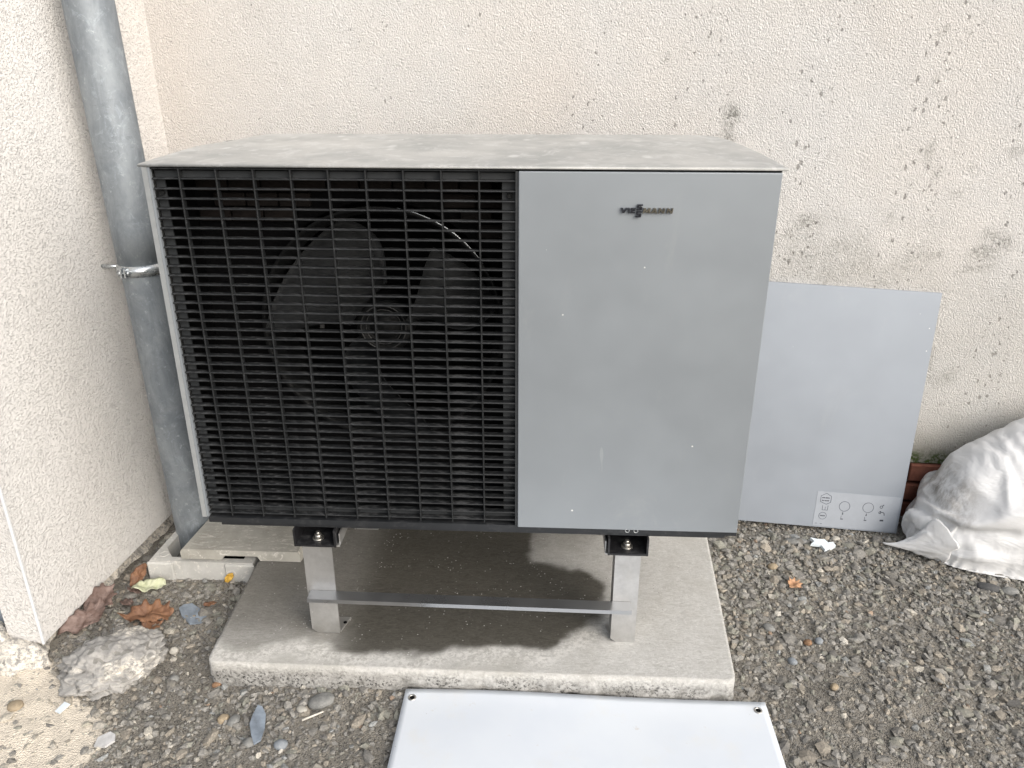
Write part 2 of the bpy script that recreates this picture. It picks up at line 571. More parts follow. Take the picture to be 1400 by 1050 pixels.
def sack_mat():
    n = NT('woven_white_sack')
    c = n.mix(n.ramp(n.noise(5, 4), .3, .7), (.71, .725, .74), (.78, .79, .80))
    g = n.attr('grime')
    gm = n.math('MULTIPLY', g, n.ramp(n.noise(22, 6, .75, n.map((1, 1, .5))), .36, .66))
    c = n.mix(gm, c, (.27, .255, .235))
    c = n.mix(n.math('MULTIPLY', n.ramp(n.noise(34, 5, .7), .58, .75), .25), c, (.5, .48, .45))
    w1 = n.n('ShaderNodeTexWave', wave_type='BANDS', bands_direction='X')
    n.put(w1.inputs['Vector'], n.map((1, .3, .3), (0, .2, 0)))
    w1.inputs['Scale'].default_value = 130
    w2 = n.n('ShaderNodeTexWave', wave_type='BANDS', bands_direction='Z')
    n.put(w2.inputs['Vector'], n.map((.2, .6, 1)))
    w2.inputs['Scale'].default_value = 130
    weave = n.math('ADD', w1.outputs['Fac'], w2.outputs['Fac'])
    cr = n.n('ShaderNodeMath', operation='ABSOLUTE')
    n.put(cr.inputs[0], n.math('SUBTRACT', n.noise(13, 3, .55, n.map((.7, .7, 1.5), (0, .35, 0)), .6), .5))
    b0 = n.bump(n.math('ADD', n.math('MULTIPLY', n.ramp(cr.outputs[0], 0, .10), 1.0), n.math('MULTIPLY', n.noise(40, 4, .6), .25)),   .13, .008)
    return n.out(c, .5, 0, n.bump(weave, .18, .0008, b0), .4)
M['sack'] = sack_mat()

def brick_mat():
    n = NT('red_brick')
    c = n.mix(n.ramp(n.noise(28, 5, .7), .3, .7), (.17, .065, .045), (.26, .11, .075))
    c = n.mix(n.math('MULTIPLY', n.ramp(n.noise(70, 4), .55, .75), .5), c, (.09, .06, .05))
    return n.out(c, .9, 0, n.bump(n.noise(150, 4), .4, .002), .25)
M['brick'] = brick_mat()
M['mortar'] = stone_mat('dirty_mortar', (.10, .09, .075), (.20, .185, .16))
M['footing'] = None

def rubble_mat(name, white):
    n = NT(name)
    c = n.mix(n.ramp(n.noise(35, 6, .75), .3, .7), (.25, .245, .235), (.43, .42, .40))
    ag = n.vor(75, 'F1', out='Color')
    sp = n.n('ShaderNodeSeparateColor')
    n.put(sp.inputs[0], ag)
    c = n.mix(n.ramp(sp.outputs[0], .80, .86, 0, .6), c, (.16, .155, .14))
    m = n.math('MULTIPLY', n.ramp(n.noise(100, 6, .8), .42, .54), n.ramp(n.noise(14, 4), .62 - white * .6, .74 - white * .6))
    c = n.mix(m, c, (.72, .68, .61))
    h = n.math('ADD', n.noise(110, 6, .8), n.math('MULTIPLY', m, .3))
    return n.out(c, .95, 0, n.bump(h, .6, .004), .2)
M['rubble'] = rubble_mat('mortar_splashed_concrete', .16)
M['footing'] = rubble_mat('rough_footing', .5)

def leaf_mat(name, a, b, vein):
    n = NT(name)
    c = n.mix(n.ramp(n.noise(40, 5, .7), .3, .7), a, b)
    c = n.mix(n.math('MULTIPLY', n.ramp(n.noise(120, 4), .55, .7), .5), c, vein)
    return n.out(c, .6, 0, n.bump(n.noise(70, 4), .4, .002), .35)
M['leaf_brown'] = leaf_mat('leaf_brown', (.15, .075, .045), (.27, .145, .08), (.08, .045, .03))
M['leaf_red'] = leaf_mat('leaf_dull_red', (.13, .085, .07), (.23, .17, .15), (.08, .05, .045))
M['leaf_green'] = leaf_mat('leaf_pale_green', (.47, .50, .33), (.58, .60, .45), (.30, .33, .17))
M['leaf_orange'] = leaf_mat('leaf_tan', (.42, .235, .13), (.50, .30, .18), (.25, .13, .06))
M['leaf_yellow'] = leaf_mat('leaf_yellow', (.62, .36, .05), (.66, .44, .10), (.40, .22, .03))
M['film'] = simple('blue_grey_slate', (.22, .26, .31), .55, 0, .3, 30, .3)
M['white_bit'] = simple('white_shard', (.70, .77, .82), .5, 0, .06, 30)
M['grey_bit'] = simple('grey_shard', (.50, .50, .50), .8, 0, .15, 60, .4)
M['pebble_dust'] = simple('grey_fluff', (.20, .20, .195), .9, 0, .2, 60)
M['jamb'] = simple('blue_grey_paint', (.30, .34, .38), .6, 0, .06, 20)
M['bead'] = simple('white_corner_bead', (.70, .72, .74), .5, 0, .05, 30)
M['stick'] = simple('pale_wood', (.66, .63, .56), .7, 0, .1, 90)

# ------------------------------------------------------------------ the ground
SLAB = [(.005, -.1055), (1.149, -.107), (1.192, .64), (-.02, .64)]
GUL = (-.295, .258, -.02, .60)                    # gully box footprint
SPILL = [(-.62, -.03), (-.42, -.05), (-.33, -.10), (-.25, -.14), (-.205, -.19), (-.16, -.25), (-.13, -.32), (-.12, -.55), (-.7, -.6)]

def ground_h(x, y):
    h = (fbm(P3(x * 4, y * 4, 0), 3, 3) - .5) * .022 + (fbm(P3(x * 22, y * 22, 2), 3, 5) - .5) * .010
    # banked a little against the left wall, dug out beside the footing
    h = h + .012 * sstep(-.2, -.4, x) * sstep(.4, .1, y)
    near = np.maximum(np.abs(x - 1.53) - .26, 0) + np.maximum(np.abs(y - .58) - .03, 0)
    h = h * sstep(0, .10, near + .02)
    bd = np.maximum(np.abs(x - .83) - .42, 0) + np.maximum(np.abs(y + .45) - .36, 0)
    h = h * sstep(-.02, .06, bd)
    return h

def axis_coords(a, b, step, lo, hi):
    c = list(np.arange(a, b + 1e-9, step))
    s, v = step, a
    left = []
    while v > lo:
        s *= 1.35
        v -= s
        left.append(max(v, lo))
    s, v = step, b
    right = []
    while v < hi:
        s *= 1.35
        v += s
        right.append(min(v, hi))
    return np.array(left[::-1] + c + right)

gx = axis_coords(-.8, 2.4, .009, -12, 14)
gy = axis_coords(-.8, .80, .009, -14, 3)
GX, GY = np.meshgrid(gx, gy)
px, py = GX.ravel(), GY.ravel()
pz = ground_h(px, py)
spill = sstep(-.05, .05, poly_sd(px, py, SPILL) + (fbm(P3(px * 9, py * 9), 4, 21) - .5) * .16)
pz = pz + spill * .004
nx, ny = len(gx), len(gy)
idx = np.arange(nx * ny).reshape(ny, nx)
q = np.stack([idx[:-1, :-1], idx[:-1, 1:], idx[1:, 1:], idx[1:, :-1]], -1).reshape(-1, 4)
cx = px[q].mean(1)
cy = py[q].mean(1)
hole = (cx > -.272) & (cx < -.04) & (cy > .285) & (cy < .57)
q = q[~hole]
me = mesh_np('ground', np.stack([px, py, pz], -1), q, True)
fattr(me, 'spill', spill)
g = link('ground', me, M['ground'])
g['kind'] = 'structure'

# ------------------------------------------------------------------ walls
def wall_grid(name, origin, ux, L, z0, z1, step, mat, attrs, thick, parent=None):
    """a rendered face with stain attributes, closed behind to a real thickness (to the right-hand side of ux x up = back)"""
    n = int(L / step) + 1
    m = int((z1 - z0) / step) + 1
    s = np.linspace(0, L, n)
    z = np.linspace(z0, z1, m)
    SS, ZZ = np.meshgrid(s, z)
    SS, ZZ = SS.ravel(), ZZ.ravel()
    ux = np.array([*ux, 0.0])
    ux /= np.linalg.norm(ux)
    back = np.array([-ux[1], ux[0], 0])
    V = np.array([*origin, 0])[None] + SS[:, None] * ux + ZZ[:, None] * np.array([0, 0, 1.0])
    bmp = (fbm(P3(SS * 5, ZZ * 5), 3, 31) - .5) * .006
    V = V + bmp[:, None] * back
    id_ = np.arange(n * m).reshape(m, n)
    F = np.stack([id_[:-1, :-1], id_[:-1, 1:], id_[1:, 1:], id_[1:, :-1]], -1).reshape(-1, 4).tolist()
    k = len(V)
    rim = list(id_[0, :]) + list(id_[1:, -1]) + list(id_[-1, -2::-1]) + list(id_[-2:0:-1, 0])
    V2 = V[rim] + back * thick
    for i in range(len(rim)):
        j = (i + 1) % len(rim)
        F.append([rim[j], rim[i], k + i, k + j])
    F.append([k + i for i in range(len(rim))][::-1])
    me = mesh_np(name, np.concatenate([V, V2]), F)
    pad = lambda a: np.concatenate([a, np.zeros(len(rim))])
    for nm, fn in attrs.items():
        fattr(me, nm, pad(fn(V[:, 0], V[:, 1], V[:, 2])))
    return link(name, me, mat, parent)

YB = lambda x: .787 - .05 * (x + .318)            # face of the back wall
STAINS = [(1.187, 1.124, .018, .055, 1.0), (1.198, 1.085, .014, .035, .8), (1.192, 1.15, .02, .02, .6), (1.414, .873, .035, .028, .75), (1.38, .855, .05, .02, .5),
          (1.614, .892, .02, .03, .45), (1.863, .79, .05, .018, .75), (1.899, .832, .04, .035, .6), (1.754, .785, .035, .016, .75),
          (1.86, .762, .055, .014, .6), (1.691, 1.059, .016, .045, .55), (1.71, 1.01, .012, .03, .5), (1.665, 1.336, .016, .025, .6),
          (1.006, 1.27, .013, .013, .8), (1.512, .80, .05, .03, .4), (1.55, .83, .03, .05, .35), (1.337, .80, .015, .05, .45), (1.36, .74, .012, .06, .4),
          (1.68, 1.22, .012, .018, .6), (1.805, 1.02, .03, .012, .4), (1.90, 1.05, .02, .02, .5), (1.832, .437, .05, .04, .45), (1.80, .50, .02, .06, .4), (1.71, .43, .02, .06, .45),
          (1.60, 1.05, .015, .012, .5), (1.45, 1.02, .01, .012, .45), (1.77, .95, .016, .016, .5)]

def a_stain(x, y, z):
    out = np.zeros_like(x)
    wx = x + (fbm(P3(x * 22, z * 22), 4, 41) - .5) * .075
    wz = z + (fbm(P3(x * 22, z * 22, 5), 3, 43) - .5) * .06
    for sx, sz, rx, rz, a in STAINS:
        d = np.hypot((wx - sx) / rx, (wz - sz) / rz)
        out = np.maximum(out, a * sstep(1.25, .25, d))
    patch = sstep(.50, .68, fbm(P3(x * 7, z * 7, 9), 4, 44)) * .35 * sstep(1.0, 1.5, x) * sstep(1.1, .75, z)
    return np.clip(np.maximum(out * .8, patch), 0, 1)
def a_damp_shade(x, y, z):  # dampness low down, plus the shade there painted into the colour
    e = (fbm(P3(x * 6, z * 6, 3), 4, 46) - .5) * .25
    return .5 * sstep(.42, .16, z + e) + .22 * sstep(.95, .5, z + e) * sstep(.9, 1.4, x)
def a_moss(x, y, z):
    return sstep(.225, .185, z + (fbm(P3(x * 25, z * 25), 3, 47) - .5) * .05)
def a_speck(x, y, z):
    return np.clip(.75 + .75 * sstep(.3, 1.5, x) + (fbm(P3(x * 4, z * 4), 3, 48) - .5) * .9, 0, 1.5)
def a_warm(x, y, z):
    return np.clip(.75 * sstep(.25, -.3, x) + .5 * sstep(.25, .0, np.hypot((x - .72) / 1.0, z - 1.18)), 0, 1) * .38

bw = thing('back_wall', 'speckled beige roughcast house wall behind the heat pump, stained, with dampness and painted-in shade low down', 'wall', (.9, YB(.9), 0))
XR = 4.2
Lb = math.hypot(XR + .318, .05 * (XR + .318)) + .02
wall_grid('plaster_face', (-.338, YB(-.338)), (1, -.05), Lb, .176, 3.0, .012, M['back_plaster'],
          dict(stain=a_stain, damp_shade=a_damp_shade, moss=a_moss, speck=a_speck, warm=a_warm), .2, bw)
# brick plinth below the plaster: a mortar core and single bricks
ang = math.atan2(-.05, 1)
dirx = Vector((math.cos(ang), math.sin(ang), 0))
nrm = Vector((math.sin(ang), -math.cos(ang), 0))       # towards the camera
core = MB()
p0 = Vector((-.338, YB(-.338), 0)) - nrm * .012
p1 = Vector((XR, YB(XR), 0)) - nrm * .012
core.prism([(p0.x, p0.y), (p1.x, p1.y), (p1.x + .01, p1.y + .18), (p0.x + .01, p0.y + .18)], -.12, .175)
core.build('mortar_bed', M['mortar'], bw)
bl, bh, jt = .215, .054, .010
tb = MB()
tb.box(-bl / 2, -.02, -bh / 2, bl / 2, .02, bh / 2, .003)
bmesh.ops.recalc_face_normals(tb.bm, faces=tb.bm.faces)
brick_me = bpy.data.meshes.new('brick')
tb.bm.to_mesh(brick_me)
tb.bm.free()
brick_me.materials.append(M['brick'])
for row in range(3):
    zc = .172 - bh / 2 - row * (bh + jt)
    k0 = int((1.0 + .338) / (bl + jt))
    for k in range(k0, k0 + 9):
        s = (k + (.5 if row % 2 else 0)) * (bl + jt)
        c = Vector((-.338, YB(-.338), 0)) + dirx * s + nrm * random.uniform(-.013, -.008)
        b = bpy.data.objects.new('brick', brick_me)
        COL.objects.link(b)
        b.parent = bw
        b.location = Vector((c.x, c.y, zc)) - bw.location
        b.rotation_euler = (random.uniform(-.01, .01), 0, ang + random.uniform(-.01, .01))

XL = lambda y: -.3955 + .0938 * (y + .052)         # face of the left wall
lw = thing('left_wall', 'bright cream roughcast wall on the left with a cut off lower corner', 'wall', (-.39, .3, 0))
yb0, yb1 = -.052, .83
# face runs from the back corner towards the camera so that its back side is the house
Ll = math.hypot(yb1 - yb0, XL(yb1) - XL(yb0))
z0_ = .05
def zero(x, y, z): return np.zeros_like(x)
def l_speck(x, y, z): return np.clip(.28 + (fbm(P3(y * 4, z * 4), 3, 61) - .5) * .3, 0, 1)
def l_warm(x, y, z): return np.clip(sstep(.48, .62, y), 0, 1) * .22
def l_streak(x, y, z):  # darker upright streak beside the downpipe, fading higher up
    wy = y + (fbm(P3(y * 20, z * 20), 3, 63) - .5) * .03
    e = .5 * sstep(.030, .0, np.abs(wy - .475)) * sstep(.55, .1, z) * sstep(.3, .6, fbm(P3(y * 30, z * 12), 3, 64))
    return np.clip(e, 0, 1)
# origin at the camera end would face the house; run from the camera end with reversed side
def left_face():
    step = .012
    n, m = int(Ll / step) + 1, int((3.0 - z0_) / step) + 1
    s = np.linspace(0, 1, n)
    z = np.linspace(z0_, 3.0, m)
    SS, ZZ = np.meshgrid(s, z)
    SS, ZZ = SS.ravel(), ZZ.ravel()
    y = yb0 + SS * (yb1 - yb0)
    x = XL(y) + (fbm(P3(y * 5, ZZ * 5), 3, 33) - .5) * .006 * np.minimum(1, SS * 12)
    V = np.stack([x, y, ZZ], -1)
    id_ = np.arange(n * m).reshape(m, n)
    F = np.stack([id_[:-1, :-1], id_[:-1, 1:], id_[1:, 1:], id_[1:, :-1]], -1).reshape(-1, 4).tolist()
    k = len(V)
    rim = list(id_[0, :]) + list(id_[1:, -1]) + list(id_[-1, -2::-1]) + list(id_[-2:0:-1, 0])
    V2 = V[rim] + np.array([-.085, .008, 0])
    for i in range(len(rim)):
        j = (i + 1) % len(rim)
        F.append([rim[j], rim[i], k + i, k + j])
    F.append([k + i for i in range(len(rim))][::-1])
    me = mesh_np('plaster_face', np.concatenate([V, V2]), F)
    V = np.concatenate([V, V2])
    for nm, fn in dict(stain=l_streak, damp_shade=zero, moss=zero, speck=l_speck, warm=l_warm).items():
        fattr(me, nm, fn(V[:, 0], V[:, 1], V[:, 2]))
    return link('plaster_face', me, M['left_plaster'], lw)
left_face()
cb = MB()
cb.box(XL(yb0) - .003, yb0 - .0025, z0_ - .001, XL(yb0) + .0025, yb0 + .0035, 3.0, .001)
cb.build('corner_bead', M['bead'], lw)
jb = MB()
jb.box(-.80, .015, -.1, XL(yb0) - .089, .80, 3.0)
jb.build('house_core', M['jamb'], lw)

# rough footing under the left wall
def lump(name, c, r, mat, parent=None, sub=5, amp=.25, freq=3.0, seed=0, flat=None, rotz=0, fine=.06):
    bm = bmesh.new()
    bmesh.ops.create_icosphere(bm, subdivisions=sub, radius=1)
    V = np.array([v.co[:] for v in bm.verts])
    n1 = fbm(V * freq * .5 + 10 + seed, 3, seed) - .5
    n2 = fbm(V * freq * 2.2 + 3 + seed, 4, seed + 3) - .5
    V = V * (1 + amp * 2 * n1 + fine * 2 * n2)[:, None]
    V = V * np.array(r)
    if flat is not None:
        V[:, 2] = np.minimum(V[:, 2], flat + (n2 * .012))
    ca, sa = math.cos(rotz), math.sin(rotz)
    V = np.stack([V[:, 0] * ca - V[:, 1] * sa, V[:, 0] * sa + V[:, 1] * ca, V[:, 2]], -1)
    for v, p in zip(bm.verts, V):
        v.co = p
    me = bpy.data.meshes.new(name)
    bm.to_mesh(me)
    bm.free()
    me.polygons.foreach_set('use_smooth', [True] * len(me.polygons))
    o = bpy.data.objects.new(name, me)
    COL.objects.link(o)
    me.materials.append(mat)
    if parent is not None:
        o.parent = parent
        o.location = Vector(c) - parent.location
    else:
        o.location = c
    return o

def footing():
    """rough strip foundation below the plaster"""
    ys = np.linspace(yb0 - .05, .80, 110)
    ts = np.linspace(0, 1, 14)
    YY, TT = np.meshgrid(ys, ts)
    y, t = YY.ravel(), TT.ravel()
    x = XL(y) - .045 + .055 * (1 - t) + .03 * sstep(.05, -.1, y) * (1 - t * .6)
    z = -.05 + t * .105
    nz = fbm(P3(y * 16, z * 16, x), 4, 71) - .5
    n2 = fbm(P3(y * 55, z * 55, x), 3, 72) - .5
    x = x + nz * .045 + n2 * .02
    z = z + n2 * .01 * (1 - t)
    V = np.stack([x, y, z], -1)
    n, m = len(ys), len(ts)
    id_ = np.arange(n * m).reshape(m, n)
    F = np.stack([id_[:-1, :-1], id_[:-1, 1:], id_[1:, 1:], id_[1:, :-1]], -1).reshape(-1, 4).tolist()
    k = len(V)
    rim = list(id_[0, :]) + list(id_[1:, -1]) + list(id_[-1, -2::-1]) + list(id_[-2:0:-1, 0])
    V2 = V[rim].copy()
    V2[:, 0] = -.49
    for i in range(len(rim)):
        j = (i + 1) % len(rim)
        F.append([rim[j], rim[i], k + i, k + j])
    F.append([k + i for i in range(len(rim))][::-1])
    me = mesh_np('footing', np.concatenate([V, V2]), F, True)
    return link('footing', me, M['footing'], lw)
footing()
lump('footing_lump', (-.455, -.075, .005), (.085, .05, .062), M['footing'], lw, 5, .4, 3, 5)
lump('footing_lump', (-.52, -.06, .01), (.08, .06, .075), M['footing'], lw, 5, .4, 3, 8)

# ------------------------------------------------------------------ concrete slab
def slab():
    H = .063
    x = np.linspace(0, 1, 190)
    y = np.linspace(0, 1, 125)
    X, Y = np.meshgrid(x, y)
    X, Y = X.ravel(), Y.ravel()
    A, B, C, D = [np.array(p) for p in SLAB]
    P = ((1 - X) * (1 - Y))[:, None] * A + (X * (1 - Y))[:, None] * B + (X * Y)[:, None] * C + ((1 - X) * Y)[:, None] * D
    n, m = len(x), len(y)
    # round the two front corners a little
    for cxn, sx in ((SLAB[0], 1), (SLAB[1], -1)):
        R = .018
        cc = np.array([cxn[0] + sx * R, cxn[1] + R])
        dx, dy = (P[:, 0] - cc[0]) * -sx, cc[1] - P[:, 1]
        inq = (dx > 0) & (dy > 0)
        d = np.hypot(dx, dy)
        mx = np.maximum(dx, dy)
        sc = np.where(inq & (d > 0), mx / np.maximum(d, 1e-9), 1)
        P[:, 0] = np.where(inq, cc[0] + (P[:, 0] - cc[0]) * sc, P[:, 0])
        P[:, 1] = np.where(inq, cc[1] + (P[:, 1] - cc[1]) * sc, P[:, 1])
    z = H + (fbm(P3(P[:, 0] * 4, P[:, 1] * 4), 3, 81) - .5) * .004 + (fbm(P3(P[:, 0] * 40, P[:, 1] * 40), 3, 82) - .5) * .0012
    V = np.concatenate([P, z[:, None]], 1)
    id_ = np.arange(n * m).reshape(m, n)
    F = np.stack([id_[:-1, :-1], id_[:-1, 1:], id_[1:, 1:], id_[1:, :-1]], -1).reshape(-1, 4).tolist()
    rim = np.array(list(id_[0, :]) + list(id_[1:, -1]) + list(id_[-1, -2::-1]) + list(id_[-2:0:-1, 0]))
    c = P.mean(0)
    WET = [(-.05, .7), (-.03, -.03), (.05, -.068), (.1, -.062), (.16, -.03), (.2, -.012), (.22, -.03), (.30, -.055), (.42, -.055), (.508, -.047), (.60, -.035), (.67, -.027),
           (.71, -.038), (.735, -.036), (.77, -.01), (.835, .042), (.872, .09), (.887, .14), (.885, .2), (.86, .245), (.80, .275), (.702, .29), (.70, .33), (.72, .462), (.74, .7)]
    w = poly_sd(P[:, 0], P[:, 1], WET) + (fbm(P3(P[:, 0] * 24, P[:, 1] * 24), 5, 85) - .5) * .055
    wet = sstep(-.018, .016, w) * (.72 + .28 * sstep(.22, .34, P[:, 0]))
    wet = wet * (1 - .35 * sstep(.05, -.04, P[:, 1]) * sstep(.35, .2, P[:, 0]))
    soft = .35 * sstep(.32, .45, P[:, 1]) * sstep(1.0, .8, P[:, 0]) + .30 * sstep(-.05, .02, w)
    lime = sstep(-.07, -.02, w) * sstep(-.002, -.014, w) * sstep(.2, .0, P[:, 1])
    wet = np.clip(np.maximum(wet, soft), 0, 1)
    layers = [V]
    attr_side = [np.zeros(len(V))]
    wets = [wet]
    limes = [lime]
    prev = rim
    k = len(V)
    nr = len(rim)
    for t in np.linspace(0, 1, 12)[1:]:
        b = V[rim].copy()
        b[:, 2] = H - .004 - t * .125
        out = (b[:, :2] - c) / np.linalg.norm(b[:, :2] - c, axis=1)[:, None]
        rough = (fbm(P3(b[:, 0] * 26, b[:, 1] * 26, b[:, 2] * 30), 4, 88) - .5)
        b[:, :2] += out * (.0035 * math.sin(min(t * 8, 1.6)) + rough[:, None] * .02 * min(1, t * 2.2) - .008 * t)
        chip = sstep(.62, .75, fbm(P3(b[:, 0] * 11, b[:, 1] * 11, b[:, 2] * 16), 3, 89)) * sstep(.25, .55, t)
        b[:, :2] -= out * chip[:, None] * .022
        layers.append(b)
        attr_side.append(np.full(nr, min(1, t * 4.5)))
        wets.append(np.zeros(nr))
        limes.append(np.full(nr, .5 if t < .12 else 0))
        cur = np.arange(k, k + nr)
        for i in range(nr):
            j = (i + 1) % nr
            F.append([prev[j], prev[i], cur[i], cur[j]])
        prev = cur
        k += nr
    F.append([int(i) for i in prev][::-1])
    me = mesh_np('concrete_slab', np.concatenate(layers), F, True)
    fattr(me, 'side', np.concatenate(attr_side))
    fattr(me, 'wet', np.concatenate(wets))
    fattr(me, 'lime', np.concatenate(limes))
    return tag(link('concrete_slab', me, M['slab']), 'pale grey concrete slab with a dark wet patch beneath the heat pump', 'slab')
slab()

# ------------------------------------------------------------------ gully box and its cover
gu = thing('drain_gully', 'grey concrete drain box in the ground at the foot of the downpipe', 'drain', (-.16, .42, 0))
x0, y0, x1, y1 = GUL
ZT = .060
bm_ = MB()
outer = [(x0, y0), (x1, y0), (x1, y1), (x0 + .022, y1)]
inner = [(-.243, .277), (-.05, .277), (-.05, .575), (-.255, .575), (-.274, .318)]
bmm = bm_.bm
def ringface(z):
    return [bmm.verts.new((a, b, z)) for a, b in outer], [bmm.verts.new((a, b, z)) for a, b in inner]
OT, IT = ringface(ZT)
OB, IB = ringface(-.16)
top = [(OT[0], OT[1], IT[1], IT[0]), (OT[1], OT[2], IT[2], IT[1]), (OT[2], OT[3], IT[3], IT[2]), (OT[3], IT[4], IT[3]), (OT[3], OT[0], IT[4]), (OT[0], IT[0], IT[4])]
for f in top:
    bmm.faces.new(f)
for i in range(4):
    bmm.faces.new((OB[i], OB[(i + 1) % 4], OT[(i + 1) % 4], OT[i]))
for i in range(5):
    bmm.faces.new((IT[i], IT[(i + 1) % 5], IB[(i + 1) % 5], IB[i]))
bmm.faces.new(IB)
bm_.build('box_body', M['gully'], gu, .004)
for xa, xb in ((x0 - .007, x0 + .063), (x1 - .075, x1 + .004)):
    c1 = MB()
    c1.box(xa, y0 - .007, -.14, xb, y0 + .003, ZT - .002, .004)
    c1.build('corner_rib', M['gully'], gu)
MB().ring((-.268, .288, ZT + .0005), (0, 0, 1), .011, .0016, 28, 6).build('cast_mark', M['gully'], gu)
sock = MB()
sock.lathe((-.205, .415, -.155), (0, 0, 1), [(.108, 0), (.108, .125), (.0005, .125)], 40)
sock.build('pipe_socket', M['inside'], gu)

prof = [(-.210, .066), (-.102, .066), (-.094, .079), (-.008, .079), (0.0, .066), (.106, .066), (.106, .088), (.100, .096), (-.204, .096), (-.210, .088)]
cv = MB()
cv.prism(prof, .262, .575, 1)
for v in cv.bm.verts:
    if v.co.y > .5:
        v.co.x += .030
co = cv.build('gully_cover', M['cover'], None, .006, 3)
tag(co, 'weathered square concrete cover pushed half off the drain box onto the slab', 'drain cover')

# ------------------------------------------------------------------ downpipe
dp = thing('downpipe', 'dull galvanised steel rainwater downpipe running down the left wall', 'downpipe', (-.245, .42, 0))
PT, PB = Vector((-.2945, .42, 3.0)), Vector((-.236, .415, -.09))
def paxis(z):
    return PB + (PT - PB) * ((z - PB.z) / (PT.z - PB.z))
zc = .818
n_seg = 26
def pipe_mesh(za, zb, R):
    m_ = MB()
    rows = []
    zs = np.linspace(za, zb, n_seg)
    for z in zs:
        c = paxis(z)
        rows.append([m_.bm.verts.new(c + Vector((R * math.cos(2 * math.pi * i / 56), R * math.sin(2 * math.pi * i / 56), 0))) for i in range(56)])
    for a in range(n_seg - 1):
        for i in range(56):
            f = m_.bm.faces.new((rows[a][i], rows[a][(i + 1) % 56], rows[a + 1][(i + 1) % 56], rows[a + 1][i]))
            f.smooth = True
    m_.bm.faces.new(rows[0][::-1])
    m_.bm.faces.new(rows[-1])
    return m_
pipe_mesh(zc, 3.0, .0525).build('upper_pipe', M['galv'], dp)
pipe_mesh(-.09, zc, .0495).build('lower_pipe', M['galv'], dp)
cl = thing('x', 'x', 'x') if False else None
cc = paxis(zc - .012)
m_ = MB()
m_.lathe(cc, (0, 0, 1), [(.0515, -.013), (.0545, -.013), (.0560, -.007), (.0575, -.006), (.0580, 0), (.0575, .006), (.0560, .007), (.0545, .013), (.0515, .013)], 56)
clamp = m_.build('pipe_clamp', M['clamp'], dp)
m_ = MB()
bx_, by_ = cc.x - .014, cc.y - .0585
m_.box(bx_ - .006, by_ - .012, cc.z - .011, bx_ - .001, by_ + .010, cc.z + .011, .001)
m_.box(bx_ + .003, by_ - .012, cc.z - .011, bx_ + .008, by_ + .010, cc.z + .011, .001)
m_.build('clamp_lug', M['clamp'], clamp)
m_ = MB()
m_.tube((bx_ - .017, by_ - .004, cc.z), (bx_ + .016, by_ - .004, cc.z), .003, None, 12)
m_.tube((bx_ - .012, by_ - .004, cc.z), (bx_ - .006, by_ - .004, cc.z), .0068, None, 6)
m_.tube((bx_ + .008, by_ - .004, cc.z), (bx_ + .0145, by_ - .004, cc.z), .0068, None, 6)
m_.build('clamp_bolt', M['clamp'], clamp)
m_ = MB()
m_.tube((XL(cc.y) - .01, cc.y, cc.z), (cc.x - .05, cc.y, cc.z), .005, None, 12)
m_.build('wall_stud', M['clamp'], clamp)

# ------------------------------------------------------------------ heat pump
Z0 = 1.11                                           # lid top; below: heights counted down from it
Wd, Dp = 1.144, .47
hp = thing('heat_pump', 'large grey outdoor heat pump with black slatted fan grille and plain silver cover', 'heat pump', (.572, .25, .352))

# lid
out_r = [(Wd + .004, -.0055), (Wd + .004, .12), (1.144, .256), (1.137, .337), (1.128, .43), (1.112, .49), (1.085, .512), (1.04, .517)]
out_l = [(.104, .500), (.068, .490), (.050, .44), (.036, .37), (.014, .312), (-.004, .249), (-.006, .157), (-.004, -.0055)]
pts = out_r + out_l
lb = MB()
c2 = Vector((.572, .25))
for z_, ins in ((Z0 - .0058, .0012), (Z0 - .0046, .0002), (Z0 - .0030, 0), (Z0 - .0010, .0012), (Z0, .0040)):
    row = []
    for p in pts:
        d = (c2 - Vector(p))
        row.append(lb.bm.verts.new((p[0] + math.copysign(min(ins, abs(d.x)), d.x), p[1] + math.copysign(ins, d.y), z_)))
    if z_ > Z0 - .0057:
        for i in range(len(pts)):
            f = lb.bm.faces.new((prev_[i], prev_[(i + 1) % len(pts)], row[(i + 1) % len(pts)], row[i]))
            f.smooth = True
    else:
        lb.bm.faces.new(row[::-1])
    prev_ = row
lb.bm.faces.new(prev_)
lid = lb.build('lid', M['lid'], hp)

# body sides and back (panels with thickness)
m_ = MB()
m_.box(.0015, -.003, Z0 - .741, .0045, .40, Z0 - .0062)
m_.box(.0045, -.003, Z0 - .741, .0105, -.0005, Z0 - .0062)
m_.build('side_panel', M['silver_edge'], hp)
MB().box(.0108, -.0015, Z0 - .741, .0150, .006, Z0 - .0062).build('seal_strip', M['silver'], hp)
m_ = MB()
m_.box(Wd - .0065, .0225, Z0 - .741, Wd - .0035, .40, Z0 - .0062)
m_.build('side_panel', M['silver'], hp)
m_ = MB()
m_.prism([(.0015, .401), (.06, Dp), (Wd - .06, Dp), (Wd - .0035, .401), (Wd - .012, .398), (Wd - .066, .46), (.066, .46), (.010, .398)], Z0 - .741, Z0 - .0062)
m_.build('rear_cover', M['plate'], hp)

# front cover with badge
fp = MB()
fp.box(.6805, -.0065, Z0 - .744, 1.1385, .0215, Z0 - .0092, .0016, 2)
front = fp.build('front_cover', M['silver'], hp)
MB().box(.6805, -.0005, Z0 - .0089, 1.1385, .02, Z0 - .0060).build('cover_gap', M['inside'], hp)

